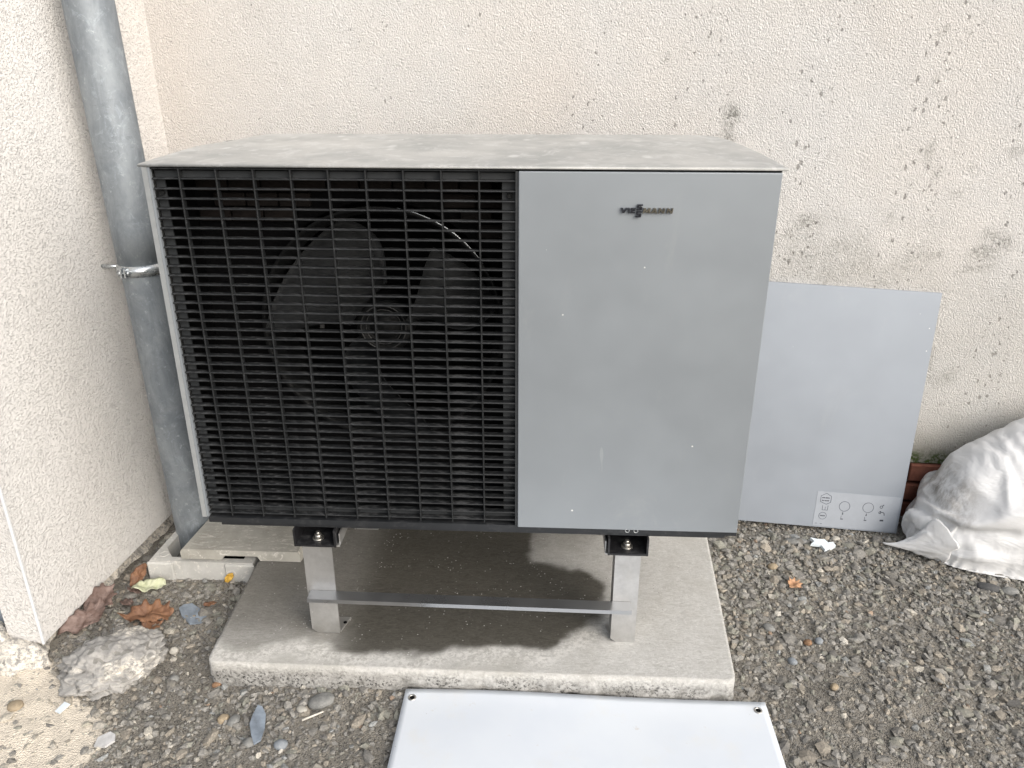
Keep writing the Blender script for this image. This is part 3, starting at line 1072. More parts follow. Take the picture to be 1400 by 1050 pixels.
# badge: single raised letters
bd = bpy.data.objects.new('badge', None)
COL.objects.link(bd)
bd.parent = hp
bd.location = Vector((.91, -.0065, Z0 - .075)) - hp.location
LET = {
    'V': [[(0, 1), (.36, 0), (.64, 0), (1, 1), (.70, 1), (.50, .38), (.30, 1)]],
    'I': [[(0, 0), (1, 0), (1, 1), (0, 1)]],
    'E': [[(0, 0), (1, 0), (1, .22), (.30, .22), (.30, .40), (.92, .40), (.92, .61), (.30, .61), (.30, .79), (1, .79), (1, 1), (0, 1)]],
    'S': [[(0, 0), (.86, 0), (1, .12), (1, .48), (.86, .60), (.28, .60), (.28, .79), (1, .79), (1, 1), (.14, 1), (0, .88), (0, .52), (.14, .40), (.72, .40), (.72, .21), (0, .21)]],
    'M': [[(0, 0), (.22, 0), (.22, .62), (.42, .1), (.58, .1), (.78, .62), (.78, 0), (1, 0), (1, 1), (.70, 1), (.5, .46), (.30, 1), (0, 1)]],
    'A': [[(0, 0), (.28, 0), (.5, .66), (.72, 0), (1, 0), (.64, 1), (.36, 1)], [(.362, .17), (.638, .17), (.575, .37), (.425, .37)]],
    'N': [[(0, 0), (.25, 0), (.25, .60), (.72, 0), (1, 0), (1, 1), (.75, 1), (.75, .40), (.28, 1), (0, 1)]],
}
zl0, zl1 = Z0 - .0795, Z0 - .0705
spec = [('V', .8620, .0115, 0, 'chrome_dark'), ('I', .8752, .0026, 0, 'chrome_dark'), ('E', .8797, .0082, 0, 'chrome_dark'), ('S', .8903, .0098, 1, 'chrome_dark'), ('S', .8892, .0098, -1, 'chrome_dark'),
        ('M', .9016, .0125, 0, 'chrome_warm'), ('A', .9153, .0120, 0, 'chrome_warm'), ('N', .9288, .0105, 0, 'chrome_warm'), ('N', .9432, .0105, 0, 'chrome_warm')]
for ch, lx, lw_, ud, mt in spec:
    m_ = MB()
    zb, zt = (zl0, zl1) if ud == 0 else ((Z0 - .0745, Z0 - .0640) if ud > 0 else (Z0 - .0868, Z0 - .0763))
    for pg in LET[ch]:
        m_.prism([(lx + u * lw_ + (.0014 * (v - .5) if ch != 'I' else 0), zb + v * (zt - zb)) for u, v in pg], -.0125, -.0066, 1)
    o = m_.build('letter', M[mt], bd, .0009)
for i, lx in enumerate((.918, .930)):
    pass

# grille
gr = bpy.data.objects.new('grille', None)
COL.objects.link(gr)
gr.parent = hp
gr.location = Vector((.345, 0, Z0 - .37)) - hp.location
m_ = MB()
m_.box(.0155, .0160, Z0 - .740, .0320, .0200, Z0 - .0150)
m_.box(.6500, .0160, Z0 - .740, .6745, .0200, Z0 - .0150)
m_.box(.0320, .0160, Z0 - .0275, .6500, .0200, Z0 - .0150)
m_.box(.0320, .0160, Z0 - .740, .6500, .0200, Z0 - .7225)
m_.build('backing_frame', M['plate'], gr)
m_ = MB()
m_.box(.6750, -.0030, Z0 - .742, .6800, .0200, Z0 - .0095)
m_.build('edge_post', M['plate'], gr)
sm = MB()
prof = [(-.0020, -.0013), (-.0026, 0), (-.0020, .0013), (.0010, .0017), (.0122, .0010), (.0122, -.0010), (.0010, -.0017)]
sm.prism(prof, .0155, .6745, 0)
bmesh.ops.recalc_face_normals(sm.bm, faces=sm.bm.faces)
slat_me = bpy.data.meshes.new('slat')
sm.bm.to_mesh(slat_me)
sm.bm.free()
slat_me.materials.append(M['grille'])
for k in range(41):
    o = bpy.data.objects.new('slat', slat_me)
    COL.objects.link(o)
    o.parent = gr
    o.location = Vector((0, .0035, Z0 - .0090 - .01806 * k - .0006)) - gr.location - hp.location
sm = MB()
sm.box(-.0014, -.0010, Z0 - .7385, .0014, .0135, Z0 - .0095, .0007)
bmesh.ops.recalc_face_normals(sm.bm, faces=sm.bm.faces)
bar_me = bpy.data.meshes.new('upright_bar')
sm.bm.to_mesh(bar_me)
sm.bm.free()
bar_me.materials.append(M['grille'])
for k in range(9):
    o = bpy.data.objects.new('upright_bar', bar_me)
    COL.objects.link(o)
    o.parent = gr
    o.location = Vector((.0666 + .0679 * k, -.0004, 0)) - gr.location - hp.location
sm = MB()
sm.tube((0, -.003, 0), (0, .004, 0), .0052, None, 16)
sm.ring((0, -.003, 0), (0, 1, 0), .0040, .0009, 16, 6)
bmesh.ops.recalc_face_normals(sm.bm, faces=sm.bm.faces)
scr_me = bpy.data.meshes.new('screw')
sm.bm.to_mesh(scr_me)
sm.bm.free()
scr_me.materials.append(M['shroud'])
for x_, k in ((.0245, 2), (.664, 2), (.0245, 34), (.664, 34)):
    o = bpy.data.objects.new('screw', scr_me)
    COL.objects.link(o)
    o.parent = gr
    o.location = Vector((x_, .0125, Z0 - .0096 - .01806 * (k + .5))) - gr.location - hp.location

# chamber behind the grille
m_ = MB()
m_.box(.0156, .030, Z0 - .741, .0176, .39, Z0 - .0066)
m_.box(.6760, .030, Z0 - .741, .6785, .39, Z0 - .0066)
m_.box(.0180, .385, Z0 - .741, .6755, .39, Z0 - .0066)
m_.box(.0180, .022, Z0 - .0090, .6755, .384, Z0 - .0066)
m_.build('fan_chamber', M['inside'], hp)
FC = Vector((.392, .15, Z0 - .352))
m_ = MB()                                           # the wall with the round opening
N = 72
ri = .258
sq = []
def sqp(a):
    c, s = math.cos(a), math.sin(a)
    t = 1e9
    if c > 1e-6: t = min(t, (.675 - FC.x) / c)
    if c < -1e-6: t = min(t, (.0185 - FC.x) / c)
    if s > 1e-6: t = min(t, (Z0 - .0175 - FC.z) / s)
    if s < -1e-6: t = min(t, (Z0 - .7405 - FC.z) / s)
    return FC.x + c * t, FC.z + s * t
A_, B_, C_ = [], [], []
for i in range(N):
    a = 2 * math.pi * i / N
    A_.append(m_.bm.verts.new((FC.x + ri * math.cos(a), .165, FC.z + ri * math.sin(a))))
    X_, Z_ = sqp(a)
    B_.append(m_.bm.verts.new((X_, .165, Z_)))
for i in range(N):
    m_.bm.faces.new((A_[i], B_[i], B_[(i + 1) % N], A_[(i + 1) % N]))
m_.build('bulkhead', M['inside'], hp)
m_ = MB()
m_.lathe(FC, (0, -1, 0), [(.235, -.10), (.232, -.03), (.236, .0), (.246, .020), (.254, .027), (.2545, .020), (.250, .0), (.246, -.02)], 96)
m_.build('fan_ring', M['shroud'], hp)
m_ = MB()  # thin bright arc added in place of the reflection on the ring edge
rows = []
for i in range(61):
    a_ = math.radians(34 + 46 * i / 60)
    k_ = .0016 * math.sin(math.pi * i / 60) ** .4 + .0002
    rows.append([m_.bm.verts.new(FC + Vector(((.2555 + k_ * math.cos(b_)) * math.cos(a_), -.027 + k_ * math.sin(b_), (.2555 + k_ * math.cos(b_)) * math.sin(a_)))) for b_ in (0, 1.05, 2.1, 3.14, 4.19, 5.24)])
for i in range(60):
    for j in range(6):
        m_.bm.faces.new((rows[i][j], rows[i + 1][j], rows[i + 1][(j + 1) % 6], rows[i][(j + 1) % 6])).smooth = True
m_.build('ring_glint', M['clamp'], hp)
fan = bpy.data.objects.new('fan', None)
COL.objects.link(fan)
fan.parent = hp
fan.location = FC - hp.location
m_ = MB()
m_.lathe(FC, (0, -1, 0), [(.060, -.06), (.060, .006), (.056, .013), (.046, .016), (.040, .012), (.037, .004), (.030, .004), (.024, .012), (.012, .016), (.0005, .017)], 56)
m_.build('hub', M['shroud'], fan)
m_ = MB()
m_.ring(FC + Vector((0, -.0165, 0)), (0, -1, 0), .0475, .0013, 56, 6)
m_.ring(FC + Vector((0, -.012, 0)), (0, -1, 0), .0380, .0010, 56, 6)
m_.build('hub_ring', M['hub_ring'], fan)
def blade(a_mid, span):
    V, F = [], []
    nr, na = 14, 12
    for side in (0, 1):
        for i in range(nr + 1):
            r = .058 + (.226 - .058) * i / nr
            w = span * (.55 + .45 * math.sin(math.pi * min(1, (i / nr) * .75 + .05)))
            sweep = .35 * (i / nr) ** 1.6
            for j in range(na + 1):
                t = j / na - .5
                a = a_mid + sweep + t * w
                d = -t * .215 - .012 * math.cos(t * math.pi) - side * .0035
                V.append((FC.x + r * math.cos(a), FC.y - .0 + d + .02, FC.z + r * math.sin(a)))
    n1 = (nr + 1) * (na + 1)
    for side in (0, 1):
        for i in range(nr):
            for j in range(na):
                q_ = [side * n1 + i * (na + 1) + j, side * n1 + (i + 1) * (na + 1) + j, side * n1 + (i + 1) * (na + 1) + j + 1, side * n1 + i * (na + 1) + j + 1]
                F.append(q_ if side else q_[::-1])
    ringi = [j for j in range(na + 1)] + [i * (na + 1) + na for i in range(1, nr + 1)] + [nr * (na + 1) + j for j in range(na - 1, -1, -1)] + [i * (na + 1) for i in range(nr - 1, 0, -1)]
    for k in range(len(ringi)):
        a, b = ringi[k], ringi[(k + 1) % len(ringi)]
        F.append([a, b, b + n1, a + n1])
    me = mesh_np('blade', V, F, True)
    link('blade', me, M['blade'], fan)
for k in range(3):
    blade(math.radians(128 + 120 * k), 1.25)
MB().box(.262, .118, Z0 - .350, .271, .1215, Z0 - .330).build('tag', M['hub_ring'], fan)

# rectangular coil blocks seen in the dark beyond the ring
cbk = bpy.data.objects.new('coil', None)
COL.objects.link(cbk)
cbk.parent = hp
cbk.location = Vector((.35, .37, Z0 - .2)) - hp.location
tb = MB()
tb.box(-.0315, -.008, -.0135, .0315, .008, .0135, .002)
bmesh.ops.recalc_face_normals(tb.bm, faces=tb.bm.faces)
blk = bpy.data.meshes.new('coil_block')
tb.bm.to_mesh(blk)
tb.bm.free()
blk.materials.append(M['coil'])
for r in range(9):
    for k in range(10):
        xx = .062 + k * .066 + (.033 if r % 2 else 0)
        zz = Z0 - .06 - r * .030
        if r > 2 and xx < .52:
            continue
        if xx > .640 or math.hypot(xx - FC.x, zz - FC.z) < .285:
            continue
        o = bpy.data.objects.new('coil_block', blk)
        COL.objects.link(o)
        o.parent = cbk
        o.location = Vector((xx, .152, zz)) - cbk.location - hp.location

# base
m_ = MB()
m_.box(.012, .002, Z0 - .7570, Wd - .004, .44, Z0 - .7450)
m_.box(.035, .010, Z0 - .7680, Wd - .025, .43, Z0 - .7571)
m_.build('base_tray', M['tray'], hp, .0012)
for x_ in (.912, .930):
    m_ = MB()
    m_.ring((x_, .0015, Z0 - .7505), (0, 1, 0), .0042, .0012, 18, 6)
    m_.build('tray_ring', M['silver_edge'], hp)
for xa, xb in ((.1945, .2865), (.8730, .9590)):
    m_ = MB()
    z1_, z0b = Z0 - .7683, Z0 - .8100
    m_.box(xa, -.004, z0b, xa + .004, .44, z1_)
    m_.box(xb - .004, -.004, z0b, xb, .44, z1_)
    m_.box(xa + .0041, -.003, z0b, xb - .0041, .44, z0b + .004)
    m_.box(xa + .0041, .030, z1_ - .004, xb - .0041, .44, z1_)
    rail = m_.build('foot_rail', M['black_steel'], hp, .0008)
    xm = (xa + xb) / 2
    m_ = MB()
    m_.tube((xm, .024, z0b + .0042), (xm, .024, z0b + .007), .0125, None, 24)
    m_.tube((xm, .024, z0b + .0072), (xm, .024, z0b + .015), .0085, None, 6)
    m_.tube((xm, .024, z0b + .0152), (xm, .024, z0b + .021), .0045, None, 12)
    m_.build('bolt', M['bolt'], rail)
# clods of fluff and grit lying on the lowest slats
def grit(name, c, n, mat):
    V, F = [], []
    for k in range(n):
        p = Vector(c) + Vector((random.uniform(-.014, .014), random.uniform(-.003, .003), 0))
        s = random.uniform(.0007, .0017)
        b = len(V)
        for d in ((-1, 0, 0), (1, 0, 0), (0, -1, 0), (0, 1, 0), (0, 0, 1.2), (0, 0, -.3)):
            V.append(p + Vector(d) * s * random.uniform(.7, 1.3))
        F += [(b, b + 2, b + 4), (b + 2, b + 1, b + 4), (b + 1, b + 3, b + 4), (b + 3, b, b + 4), (b + 2, b, b + 5), (b + 1, b + 2, b + 5), (b + 3, b + 1, b + 5), (b, b + 3, b + 5)]
    o = link(name, mesh_np(name, V, F), mat, gr)
    o['kind'] = 'stuff'
for x_, k in ((.508, 39), (.566, 39), (.655, 39), (.575, 36)):
    grit('grit', (x_, .006, Z0 - .0096 - .01806 * + .0014), 14, M['pebble_dust'])

# ------------------------------------------------------------------ stand
ZS = .0635
st = thing('mounting_stand', 'low stainless steel stand carrying the heat pump on the slab', 'stand', (.575, .2, ZS))
def leg(xa, xb, ya, rear=False, foot=1):
    m_ = MB()
    ztop = Z0 - .8135
    if not rear:
        # front plate with a clipped lower corner
        pts_ = [(xa + .012, ZS), (xb - .002, ZS), (xb, ZS + .004), (xb, ztop), (xa, ztop), (xa, ZS + .010)]
        m_.prism(pts_, ya, ya + .004, 1)
        m_.box(xa, ya + .0041, ZS + .012, xa + .004, ya + .05, ztop)
        if foot < 0:
            m_.box(xb - .003, ya + .0041, ZS + .012, xb, ya + .05, ztop)
    else:
        m_.box(xa, ya, ZS, xb, ya + .004, ztop)
        m_.box(xa, ya - .046, ZS, xa + .004, ya - .0001, ztop)
    l_ = m_.build('leg', M['steel'], st, .0007)
    m_ = MB()
    yy = ya if not rear else ya - .05
    if foot > 0:
        m_.prism([(xa + .006, yy + .0045), (xb + .001, yy + .0045), (xb + .013, yy + .052), (xa + .006, yy + .052)], ZS - .0005, ZS + .0035)
    else:
        m_.prism([(xa + .006, yy + .0045), (xb - .006, yy + .0045), (xb - .006, yy + .052), (xa - .01, yy + .052)], ZS - .0005, ZS + .0035)
    m_.build('foot_plate', M['steel'], l_)
    if foot > 0 and not rear:
        MB().tube((xb + .004, yy + .032, ZS + .0036), (xb + .004, yy + .032, ZS + .0045), .0045, None, 12).build('fixing_hole', M['inside'], l_)
leg(.210, .2745, .001, False, 1)
leg(.890, .9445, .001, False, -1)
leg(.210, .2745, .47, True, 1)
leg(.890, .9445, .47, True, -1)
for xa, xb in ((.2005, .2925), (.8675, .9570)):
    m_ = MB()
    m_.box(xa, .004, Z0 - .8133, xb, .48, Z0 - .8103)
    m_.box(xb - .003 if xa < .5 else xa, .012, Z0 - .8102, xb if xa < .5 else xa + .003, .42, Z0 - .785)
    m_.build('top_rail', M['steel'], st)
cbz = .171
m_ = MB()
def skew(x): return (x - .218) / .711 * -.006
for (ya, za, yb, zb_) in ((-.0290, .0090, .0002, .0110), (-.0312, .0015, -.0291, .0110)):
    xs = [.2175, .9295]
    V = []
    v = []
    for x_ in xs:
        dz = skew(x_)
        v.append([m_.bm.verts.new(c) for c in ((x_, ya, cbz + za + dz), (x_, yb, cbz + za + dz), (x_, yb, cbz + zb_ + dz), (x_, ya, cbz + zb_ + dz))])
    m_.bm.faces.new(v[0])
    m_.bm.faces.new(v[1][::-1])
    for i in range(4):
        m_.bm.faces.new((v[0][i], v[1][i], v[1][(i + 1) % 4], v[0][(i + 1) % 4]))
m_.build('cross_bar', M['bar_steel'], st, .0006)

# ------------------------------------------------------------------ loose silver panel leaning on the wall
BR = Vector((1.749, .567, .004))
e1 = Vector((-.447, .018, .020)).normalized()
e2 = (Vector((1.808, .671, .690)) - BR)
e2 = (e2 - e1 * e2.dot(e1)).normalized()
e3 = e1.cross(e2).normalized()
if e3.y > 0:
    e3 = -e3                                          # towards the camera
pn = thing('loose_panel', 'detached flat silver metal panel leaning against the wall beside the heat pump', 'metal panel', tuple(BR))
def panel_box(m_, a0, b0, a1, b1, t0, t1):
    c = [BR + e1 * a + e2 * b + e3 * t for t in (t0, t1) for a, b in ((a0, b0), (a1, b0), (a1, b1), (a0, b1))]
    v = [m_.bm.verts.new(p) for p in c]
    fs = [m_.bm.faces.new([v[i] for i in f]) for f in ((0, 1, 2, 3), (7, 6, 5, 4), (0, 4, 5, 1), (1, 5, 6, 2), (2, 6, 7, 3), (3, 7, 4, 0))]
    return fs
PH = (Vector((1.808, .671, .690)) - BR).length
m_ = MB()
panel_box(m_, 0, 0, .56, PH, -.0025, 0)
for a0, b0, a1, b1 in ((0, 0, .0025, PH), (.5575, 0, .56, PH), (.0026, 0, .5574, .0025), (.0026, PH - .0025, .5574, PH)):
    panel_box(m_, a0, b0, a1, b1, -.016, -.0026)
m_.build('sheet', M['silver_loose'], pn, .0006)
def pp(a, b, t): return BR + e1 * a + e2 * b + e3 * t
# sticker: corners traced in panel coordinates
SA, SB = .238, .128
m_ = MB()
panel_box(m_, .006, .004, SA, .110, .0001, .0006)
stk = m_.build('sticker', M['sticker'], pn)
def line(m_, pts_, w, closed=False, t0=.0007, t1=.0010):
    n = len(pts_)
    for i in range(n if closed else n - 1):
        a, b = Vector(pts_[i]), Vector(pts_[(i + 1) % n])
        d = (b - a).normalized()
        p = Vector((-d.y, d.x)) * w / 2
        q_ = [a - p, a + p, b + p, b - p]
        lo = [m_.bm.verts.new(pp(k.x, k.y, t0)) for k in q_]
        hi = [m_.bm.verts.new(pp(k.x, k.y, t1)) for k in q_]
        m_.bm.faces.new(hi)
        m_.bm.faces.new(lo[::-1])
        for j in range(4):
            m_.bm.faces.new((lo[j], lo[(j + 1) % 4], hi[(j + 1) % 4], hi[j]))
def circ(cx_, cy_, r, n=36):
    return [(cx_ + r * math.cos(2 * math.pi * i / n), cy_ + r * math.sin(2 * math.pi * i / n)) for i in range(n)]
m_ = MB()
hx, hy = .212, .088
line(m_, [(hx, hy + .0175), (hx - .0145, hy + .009), (hx - .0145, hy - .009), (hx - .003, hy - .016), (hx + .0145, hy - .009), (hx + .0145, hy + .009)], .0011, True)
for dx in (-.008, -.004, .0, .005, .009):
    line(m_, [(hx + dx - .0016, hy + .003), (hx + dx + .0016, hy + .004)], .0030, False)
    line(m_, [(hx + dx - .0012, hy - .0055), (hx + dx + .0014, hy - .0045)], .0030, False)
m_.build('hexagon_mark', M['print'], pn)
m_ = MB()
line(m_, [(hx + .006, hy - .020), (hx + .006, hy - .034), (hx - .009, hy - .034), (hx - .009, hy - .020)], .0010)
line(m_, [(hx - .002, hy - .024), (hx - .002, hy - .033)], .0009)
m_.build('box_mark', M['print'], pn)
m_ = MB()
line(m_, circ(hx + .002, hy - .052, .0105), .0010, True)
for dx in (-.005, -.0015, .002, .0055):
    line(m_, [(hx + .002 + dx - .0012, hy - .052), (hx + .002 + dx + .0012, hy - .0515)], .0036)
m_.build('round_mark', M['print'], pn)
for cx_, cy_ in ((.157, .070), (.091, .072)):
    m_ = MB()
    line(m_, circ(cx_, cy_, .0148, 40), .0011, True)
    m_.build('ring_mark', M['print'], pn)
    m_ = MB()
    for k in range(4):
        line(m_, [(cx_ + .002, cy_ - .0175 - .002 * k), (cx_ + .002, cy_ - .0194 - .002 * k)], .0012 + .0008 * k)
    line(m_, [(cx_ + .005, cy_ - .029), (cx_ + .005, cy_ - .0385), (cx_ - .001, cy_ - .0385)], .0009)
    line(m_, [(cx_ + .0065, cy_ - .040), (cx_ - .001, cy_ - .040)], .0014)
    m_.build('tool_mark', M['print'], pn)
mk = []
m_ = MB()
line(m_, circ(.055, .077, .0036, 16), .0016, True)
line(m_, [(.0525, .0805), (.0485, .0845)], .0024)
m_.build('valve_mark', M['print'], pn)
m_ = MB()
line(m_, [(.0600, .060), (.0545, .0645), (.0545, .0565), (.0600, .0585)], .0018)
line(m_, [(.0535, .0615), (.0450, .0600), (.0430, .0520)], .0022)
m_.build('hand_mark', M['print'], pn)
m_ = MB()
line(m_, [(.053, .036), (.043, .0365)], .0050)
m_.build('block_mark', M['print'], pn)
m_ = MB()
line(m_, [(.232, .0115), (.226, .0118)], .0011)
line(m_, [(.218, .0110), (.212, .0112)], .0011)
m_.build('date_mark', M['print'], pn)

# ------------------------------------------------------------------ white board in front
bo = thing('white_board', 'white flat board with two eyelets lying on the gravel in front of the slab', 'board', (.83, -.45, 0))
def board():
    nx_, ny_ = 60, 40
    V = []
    BL_, BR_ = (.4425, -.113), (1.2135, -.1135)
    for layer in (0, 1):
        for j in range(ny_ + 1):
            for i in range(nx_ + 1):
                s, t = i / nx_, j / ny_
                x = .4425 + .771 * s
                y = -.1130 - .60 * t - .0015 * s
                x = x + (-.002 * t) * (1 - 2 * s)
                y -= .004 * math.sin(math.pi * s) * (1 - t) * .0
                z = .0135 + .004 * math.sin(s * 3.0 + .3) * (1 - t) + .0025 * math.sin(s * 7 + t * 3) - layer * .003
                V.append((x, y, z))
    n1 = (nx_ + 1) * (ny_ + 1)
    F = []
    for layer in (0, 1):
        for j in range(ny_):
            for i in range(nx_):
                a = layer * n1 + j * (nx_ + 1) + i
                q_ = [a, a + nx_ + 1, a + nx_ + 2, a + 1]
                F.append(q_ if layer == 0 else q_[::-1])
    rim = [i for i in range(nx_ + 1)] + [j * (nx_ + 1) + nx_ for j in range(1, ny_ + 1)] + [ny_ * (nx_ + 1) + i for i in range(nx_ - 1, -1, -1)] + [j * (nx_ + 1) for j in range(ny_ - 1, 0, -1)]
    for k in range(len(rim)):
        a, b = rim[k], rim[(k + 1) % len(rim)]
        F.append([a, b, b + n1, a + n1])
    me = mesh_np('sheet', V, F, True)
    bm = bmesh.new()
    bm.from_mesh(me)
    bmesh.ops.recalc_face_normals(bm, faces=bm.faces)
    bm.to_mesh(me)
    bm.free()
    return link('sheet', me, M['board'], bo)
board()
for x_, y_ in ((.4605, -.139), (1.1935, -.139)):
    s = (x_ - .4425) / .771
    z_ = .0137 + .004 * math.sin(s * 3.0 + .3) * .96 + .0025 * math.sin(s * 7 + .13)
    m_ = MB()
    m_.lathe((x_, y_, z_), (0, 0, 1), [(.0050, -.002), (.0054, .0012), (.0068, .0018), (.0086, .0012), (.0092, -.0006)], 32)
    ey = m_.build('eyelet', M['bolt'], bo)
    MB().tube((x_, y_, z_ - .001), (x_, y_, z_ + .0004), .0053, None, 20).build('eyelet_hole', M['inside'], ey)

# ------------------------------------------------------------------ white sack
FOLDS = [((1.745, .075), (1.88, .080), .008, .012), ((1.86, .085), (2.05, .135), .008, .013), ((1.80, .12), (2.0, .205), .007, .014),
         ((1.85, .22), (2.05, .30), .006, .016), ((1.76, .14), (1.80, .05), .005, .010), ((1.79, .20), (1.84, .10), .006, .012),
         ((1.90, .045), (2.06, .03), .007, .012), ((1.93, .34), (2.12, .36), .005, .018)]

def sack():
    """woven sack: a cloth skin cut a little too large, settled over its filling"""
    X = [1.727, 1.737, 1.748, 1.762, 1.778, 1.82, 1.885, 1.98, 2.09, 2.20, 2.30, 2.38, 2.43, 2.45]
    Hc = [.018, .058, .090, .120, .146, .203, .276, .345, .400, .425, .400, .32, .14, .02]
    Yf = [.490, .470, .455, .441, .430, .405, .380, .352, .330, .318, .330, .37, .45, .50]
    Yk = [.520, .560, .590, .605, .615, .630, .640, .645, .645, .640, .635, .62, .58, .52]
    def shape(nu, nv, grow, bumps):
        u = np.linspace(0, 1, nu) ** 1.5
        xs = 1.727 + u * .723
        sm_ = lambda a: np.convolve(np.pad(a, 1, mode='edge'), np.ones(3) / 3, 'valid')
        hh, yf, yk = [sm_(np.interp(xs, X, A)) for A in (Hc, Yf, Yk)]
        v = np.linspace(0, 2 * math.pi, nv, endpoint=False)
        UU, VV = np.meshgrid(np.arange(nu), v, indexing='ij')
        ui, vv = UU.ravel().astype(int), VV.ravel()
        c, sn = np.cos(vv), np.sin(vv)
        yc, ry = (yf[ui] + yk[ui]) / 2, (yk[ui] - yf[ui]) / 2
        y = yc - ry * np.sign(c) * np.abs(c) ** .75
        zz = np.where(sn > 0, hh[ui] * np.abs(sn) ** .85, -.004 * np.abs(sn))
        y = y + .045 * np.clip(zz / .45, 0, 1) * sstep(1.72, 1.9, xs[ui])
        P = np.stack([xs[ui], y, zz + .006], -1)
        N = np.stack([-.5 * sstep(1.9, 1.7, xs[ui]) + .5 * sstep(2.2, 2.42, xs[ui]), -c * .9, sn * .9], -1)
        N /= np.linalg.norm(N, axis=1)[:, None] + 1e-9
        P = P + N * (grow + bumps * (fbm(P * 7.0 + 3, 3, 107) - .5) * sstep(0, .05, P[:, 2]))[:, None]
        if grow < 0:
            for pa, pb, dep, wid in FOLDS:
                e = np.array(pb) - np.array(pa)
                L = np.linalg.norm(e)
                e = e / L
                qx, qz = P[:, 0] - pa[0], P[:, 2] - pa[1]
                t_ = (qx * e[0] + qz * e[1]) / L
                dd = qx * -e[1] + qz * e[0]
                P = P + N * (dep * np.exp(-(dd / wid) ** 2) * sstep(-.15, .1, t_) * sstep(1.2, .7, t_) * (c > -.2))[:, None]
        P[:, 1] = np.minimum(P[:, 1], YB(P[:, 0]) - .012)
        id_ = np.arange(nu * nv).reshape(nu, nv)
        a, b = id_[:-1], id_[1:]
        F = np.stack([a, b, np.roll(b, -1, 1), np.roll(a, -1, 1)], -1).reshape(-1, 4).tolist()
        F.append(list(id_[0]))
        F.append(list(id_[-1])[::-1])
        return P, F
    fill = bpy.data.objects.new('filling', mesh_np('filling', *shape(44, 48, -.013, .045)))
    floor = bpy.data.objects.new('floor', mesh_np('floor', [(1, 0, 0), (3, 0, 0), (3, 1, 0), (1, 1, 0)], [(0, 1, 2, 3)]))
    for o, fr in ((fill, 25), (floor, 40)):
        COL.objects.link(o)
        o.modifiers.new('collision', 'COLLISION')
        o.collision.thickness_outer = .004
        o.collision.cloth_friction = fr
    P, F = shape(88, 100, .006, .03)
    P[:, 2] = np.maximum(P[:, 2], .005)
    me = mesh_np('sack', P, F, True)
    o = bpy.data.objects.new('sack', me)
    COL.objects.link(o)
    cm = o.modifiers.new('cloth', 'CLOTH')
    cs = cm.settings
    cs.quality = 5
    cs.mass = .25
    cs.tension_stiffness = cs.compression_stiffness = 40
    cs.shear_stiffness = 15
    cs.bending_stiffness = 1.0
    cs.tension_damping = cs.compression_damping = 20
    cs.shear_damping = 15
    cs.bending_damping = 1
    cs.air_damping = 3
    cs.shrink_min = -.13
    cm.collision_settings.distance_min = .004
    cm.collision_settings.collision_quality = 2
    cm.collision_settings.use_self_collision = False
    cm.point_cache.frame_start = 1
    cm.point_cache.frame_end = 22
    for f in range(1, 23):
        S.frame_set(f)
    ev = o.evaluated_get(bpy.context.evaluated_depsgraph_get())
    A = np.empty(len(me.vertices) * 3)
    ev.data.vertices.foreach_get('co', A)
    o.modifiers.clear()
    for k in (fill, floor):
        km = k.data
        bpy.data.objects.remove(k)
        bpy.data.meshes.remove(km)
    S.frame_set(1)
    A = A.reshape(-1, 3)
    if not np.isfinite(A).all() or np.abs(A - P).max() > .3:
        A = P.copy()
    A[:, 0] += .034 * sstep(1.87, 1.74, A[:, 0])
    me.vertices.foreach_set('co', A.ravel())
    me.update()
    bm = bmesh.new()
    bm.from_mesh(me)
    bmesh.ops.recalc_face_normals(bm, faces=bm.faces)
    bm.to_mesh(me)
    bm.free()
    gr_ = sstep(1.15, .15, np.hypot((A[:, 0] - 1.815) / .075, (A[:, 2] - .20) / .085)) + .6 * sstep(1.1, .2, np.hypot((A[:, 0] - 1.79) / .03, (A[:, 2] - .22) / .05)) + .5 * sstep(.03, .0, A[:, 2])
    fattr(me, 'grime', np.clip(gr_, 0, 1))
    me.materials.append(M['sack'])
    sb = o.modifiers.new('smooth', 'SUBSURF')
    sb.levels = sb.render_levels = 1
    tag(o, 'bulging white woven plastic sack slumped on the gravel against the wall', 'sack')
    # the flattened, twisted corner that lies out on the gravel
    V, F = [], []
    ne, nw = 40, 26
    root, mid, endp = Vector((1.800, .440, .066)), Vector((1.742, .458, .026)), Vector((1.688, .502, .013))
    for i in range(ne + 1):
        t = i / ne
        c_ = root.lerp(mid, t).lerp(mid.lerp(endp, t), t)
        w = .060 * (1 - t) ** 1.5 + .006
        hgt = .050 * (1 - t) ** 1.9 + .0025
        for j in range(nw):
            aa = 2 * math.pi * j / nw
            fold = 1 + .13 * math.sin(aa * 4 + t * 5) * (1 - t * .6) + .07 * math.sin(aa * 7 - t * 9)
            cr = 1 + .3 * noise.noise((math.cos(aa) * 1.6, math.sin(aa) * 1.6, t * 7))
            V.append((c_.x + .45 * w * math.cos(aa) * fold, c_.y - .62 * w * math.cos(aa) * fold, max(.001, c_.z + hgt * math.sin(aa) * fold * cr)))
    for i in range(ne):
        for j in range(nw):
            F.append([i * nw + j, (i + 1) * nw + j, (i + 1) * nw + (j + 1) % nw, i * nw + (j + 1) % nw])
    F.append([ne * nw + j for j in range(nw)])
    F.append([j for j in range(nw)][::-1])
    me = mesh_np('sack_corner', V, F, True)
    bm = bmesh.new()
    bm.from_mesh(me)
    bmesh.ops.recalc_face_normals(bm, faces=bm.faces)
    bm.to_mesh(me)
    bm.free()
    fattr(me, 'grime', np.full(len(V), .15))
    link('sack_corner', me, M['sack'], o)
sack()

